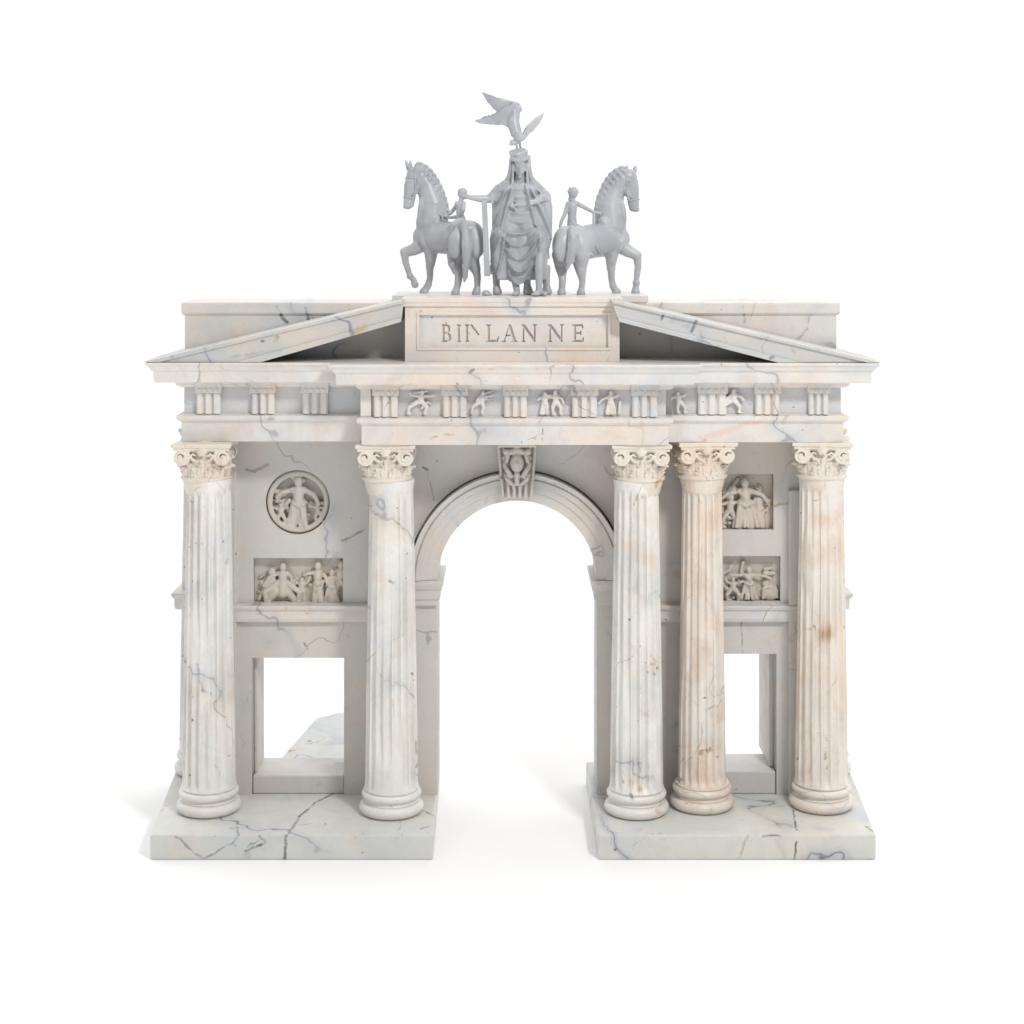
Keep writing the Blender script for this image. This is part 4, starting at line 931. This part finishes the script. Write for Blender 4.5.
c_((513.5, 103, YB + .06, 2.2), (514, 112, YB + .02, 2.4), (514.5, 124, YB + .0, 2.6)); c_((482.6, 92.8, YB + .25, .8), (497, 98.6, YB + .18, 1.4), (511, 102.6, YB + .08, 2.0))
c_((475.5, 120.7, YB + .28, .8), (490, 117.3, YB + .18, 1.3), (503, 110, YB + .1, 1.6))
for t in range(6): c_((512 - t * 2, 108 + t * .6, YB + .06, 1.4), (506 - t * 4.6, 118 + t * .9, YB + .11 + .03 * t, .9)); 
for t in range(5): c_((509 - t * 2.5, 103.2 - t * .4, YB + .10, 1.2), (500 - t * 3.3, 108.5 - t * 2.5, YB + .18 + .02 * t, .8))
for t in range(7): c_((507 - t * 3.6, 111 + t * .9, YB + .085 + .018 * t, .9), (501 - t * 3.8, 122.5 - t * .35, YB + .10 + .026 * t, .6))
wr = lambda x, z: YB + .02 + .4 * (x - X(522, YB))
wing([(520.5, 141.5), (524, 140.5), (527, 137), (529.5, 133.2), (533, 131), (536, 127), (539.5, 123), (542, 118.5), (544.3, 112.8), (540, 115.5), (535.5, 118), (531, 121.5), (527.3, 125.5), (525, 131), (523, 136), (520, 137)], wr)
c_((522, 138, YB + .01, 2.0), (527, 127.5, YB + .06, 1.6), (535, 119.3, YB + .11, 1.3), (543.6, 113.5, YB + .17, .7))
for t in range(4): c_((526 + t * 3, 128.5 - t * 2.6, YB + .04 + .03 * t, 1.1), (528 + t * 3.6, 134 - t * 3.6, YB + .05 + .03 * t, .8))
root = empty('bird_statue', (X(518, Y0), Y0, Z(151, Y0)), label='grey bird with spread wings perched on the seated figure\'s turban', category='bird statue')
c.fire('body', M['grey'], root, vox=.0055, smooth=7); reroot(root)

# ------------------------------------------------------------ light
w = bpy.data.worlds.new('World'); S.world = w; w.use_nodes = True
t = w.node_tree; bg = t.nodes['Background']
tc = t.nodes.new('ShaderNodeTexCoord'); sp_ = t.nodes.new('ShaderNodeSeparateXYZ'); t.links.new(tc.outputs['Generated'], sp_.inputs[0])
mr = t.nodes.new('ShaderNodeMapRange'); t.links.new(sp_.outputs[1], mr.inputs[0])
mr.inputs[1].default_value = -.45; mr.inputs[2].default_value = .35; mr.inputs[3].default_value = .05; mr.inputs[4].default_value = 1.06
m2 = t.nodes.new('ShaderNodeMapRange'); t.links.new(sp_.outputs[2], m2.inputs[0])
m2.inputs[1].default_value = .35; m2.inputs[2].default_value = .95; m2.inputs[3].default_value = 0; m2.inputs[4].default_value = .86
ad = t.nodes.new('ShaderNodeMath'); ad.operation = 'ADD'; t.links.new(mr.outputs[0], ad.inputs[0]); t.links.new(m2.outputs[0], ad.inputs[1])
bg.inputs[0].default_value = (1, 1, 1, 1); t.links.new(ad.outputs[0], bg.inputs[1])
def area(name, loc, target, size, power, col=(1, 1, 1)):
    l = bpy.data.lights.new(name, 'AREA'); l.shape = 'RECTANGLE'; l.size = size[0]; l.size_y = size[1]; l.energy = power; l.color = col
    o = bpy.data.objects.new(name, l); C.objects.link(o); o.location = loc
    o.rotation_euler = (Vector(target) - Vector(loc)).to_track_quat('-Z', 'Y').to_euler()
    return o
area('softbox_lamp', (6.5, -11, 14.5), (0, .8, 3), (2.4, 2.2), 1500, (1, .985, .965))
area('side_lamp', (-9, -9, 9), (0, .8, 3), (5, 5), 130, (1, .97, .94))

cam = bpy.data.cameras.new('Camera'); co = bpy.data.objects.new('Camera', cam); C.objects.link(co); S.camera = co
co.location = (0, -D, ZC); co.rotation_euler = (PI / 2, 0, 0)
cam.sensor_width = 36; cam.lens = 36 * D / 10.24; cam.shift_y = -(512 - HY) / 1024
cam.clip_end = 2000; cam.clip_start = .1
S.view_settings.view_transform = 'Standard'; S.view_settings.look = 'None'; S.view_settings.exposure = 0; S.view_settings.gamma = 1
S.unit_settings.scale_length = .05      # a table model about 36 cm wide: one unit is 5 cm
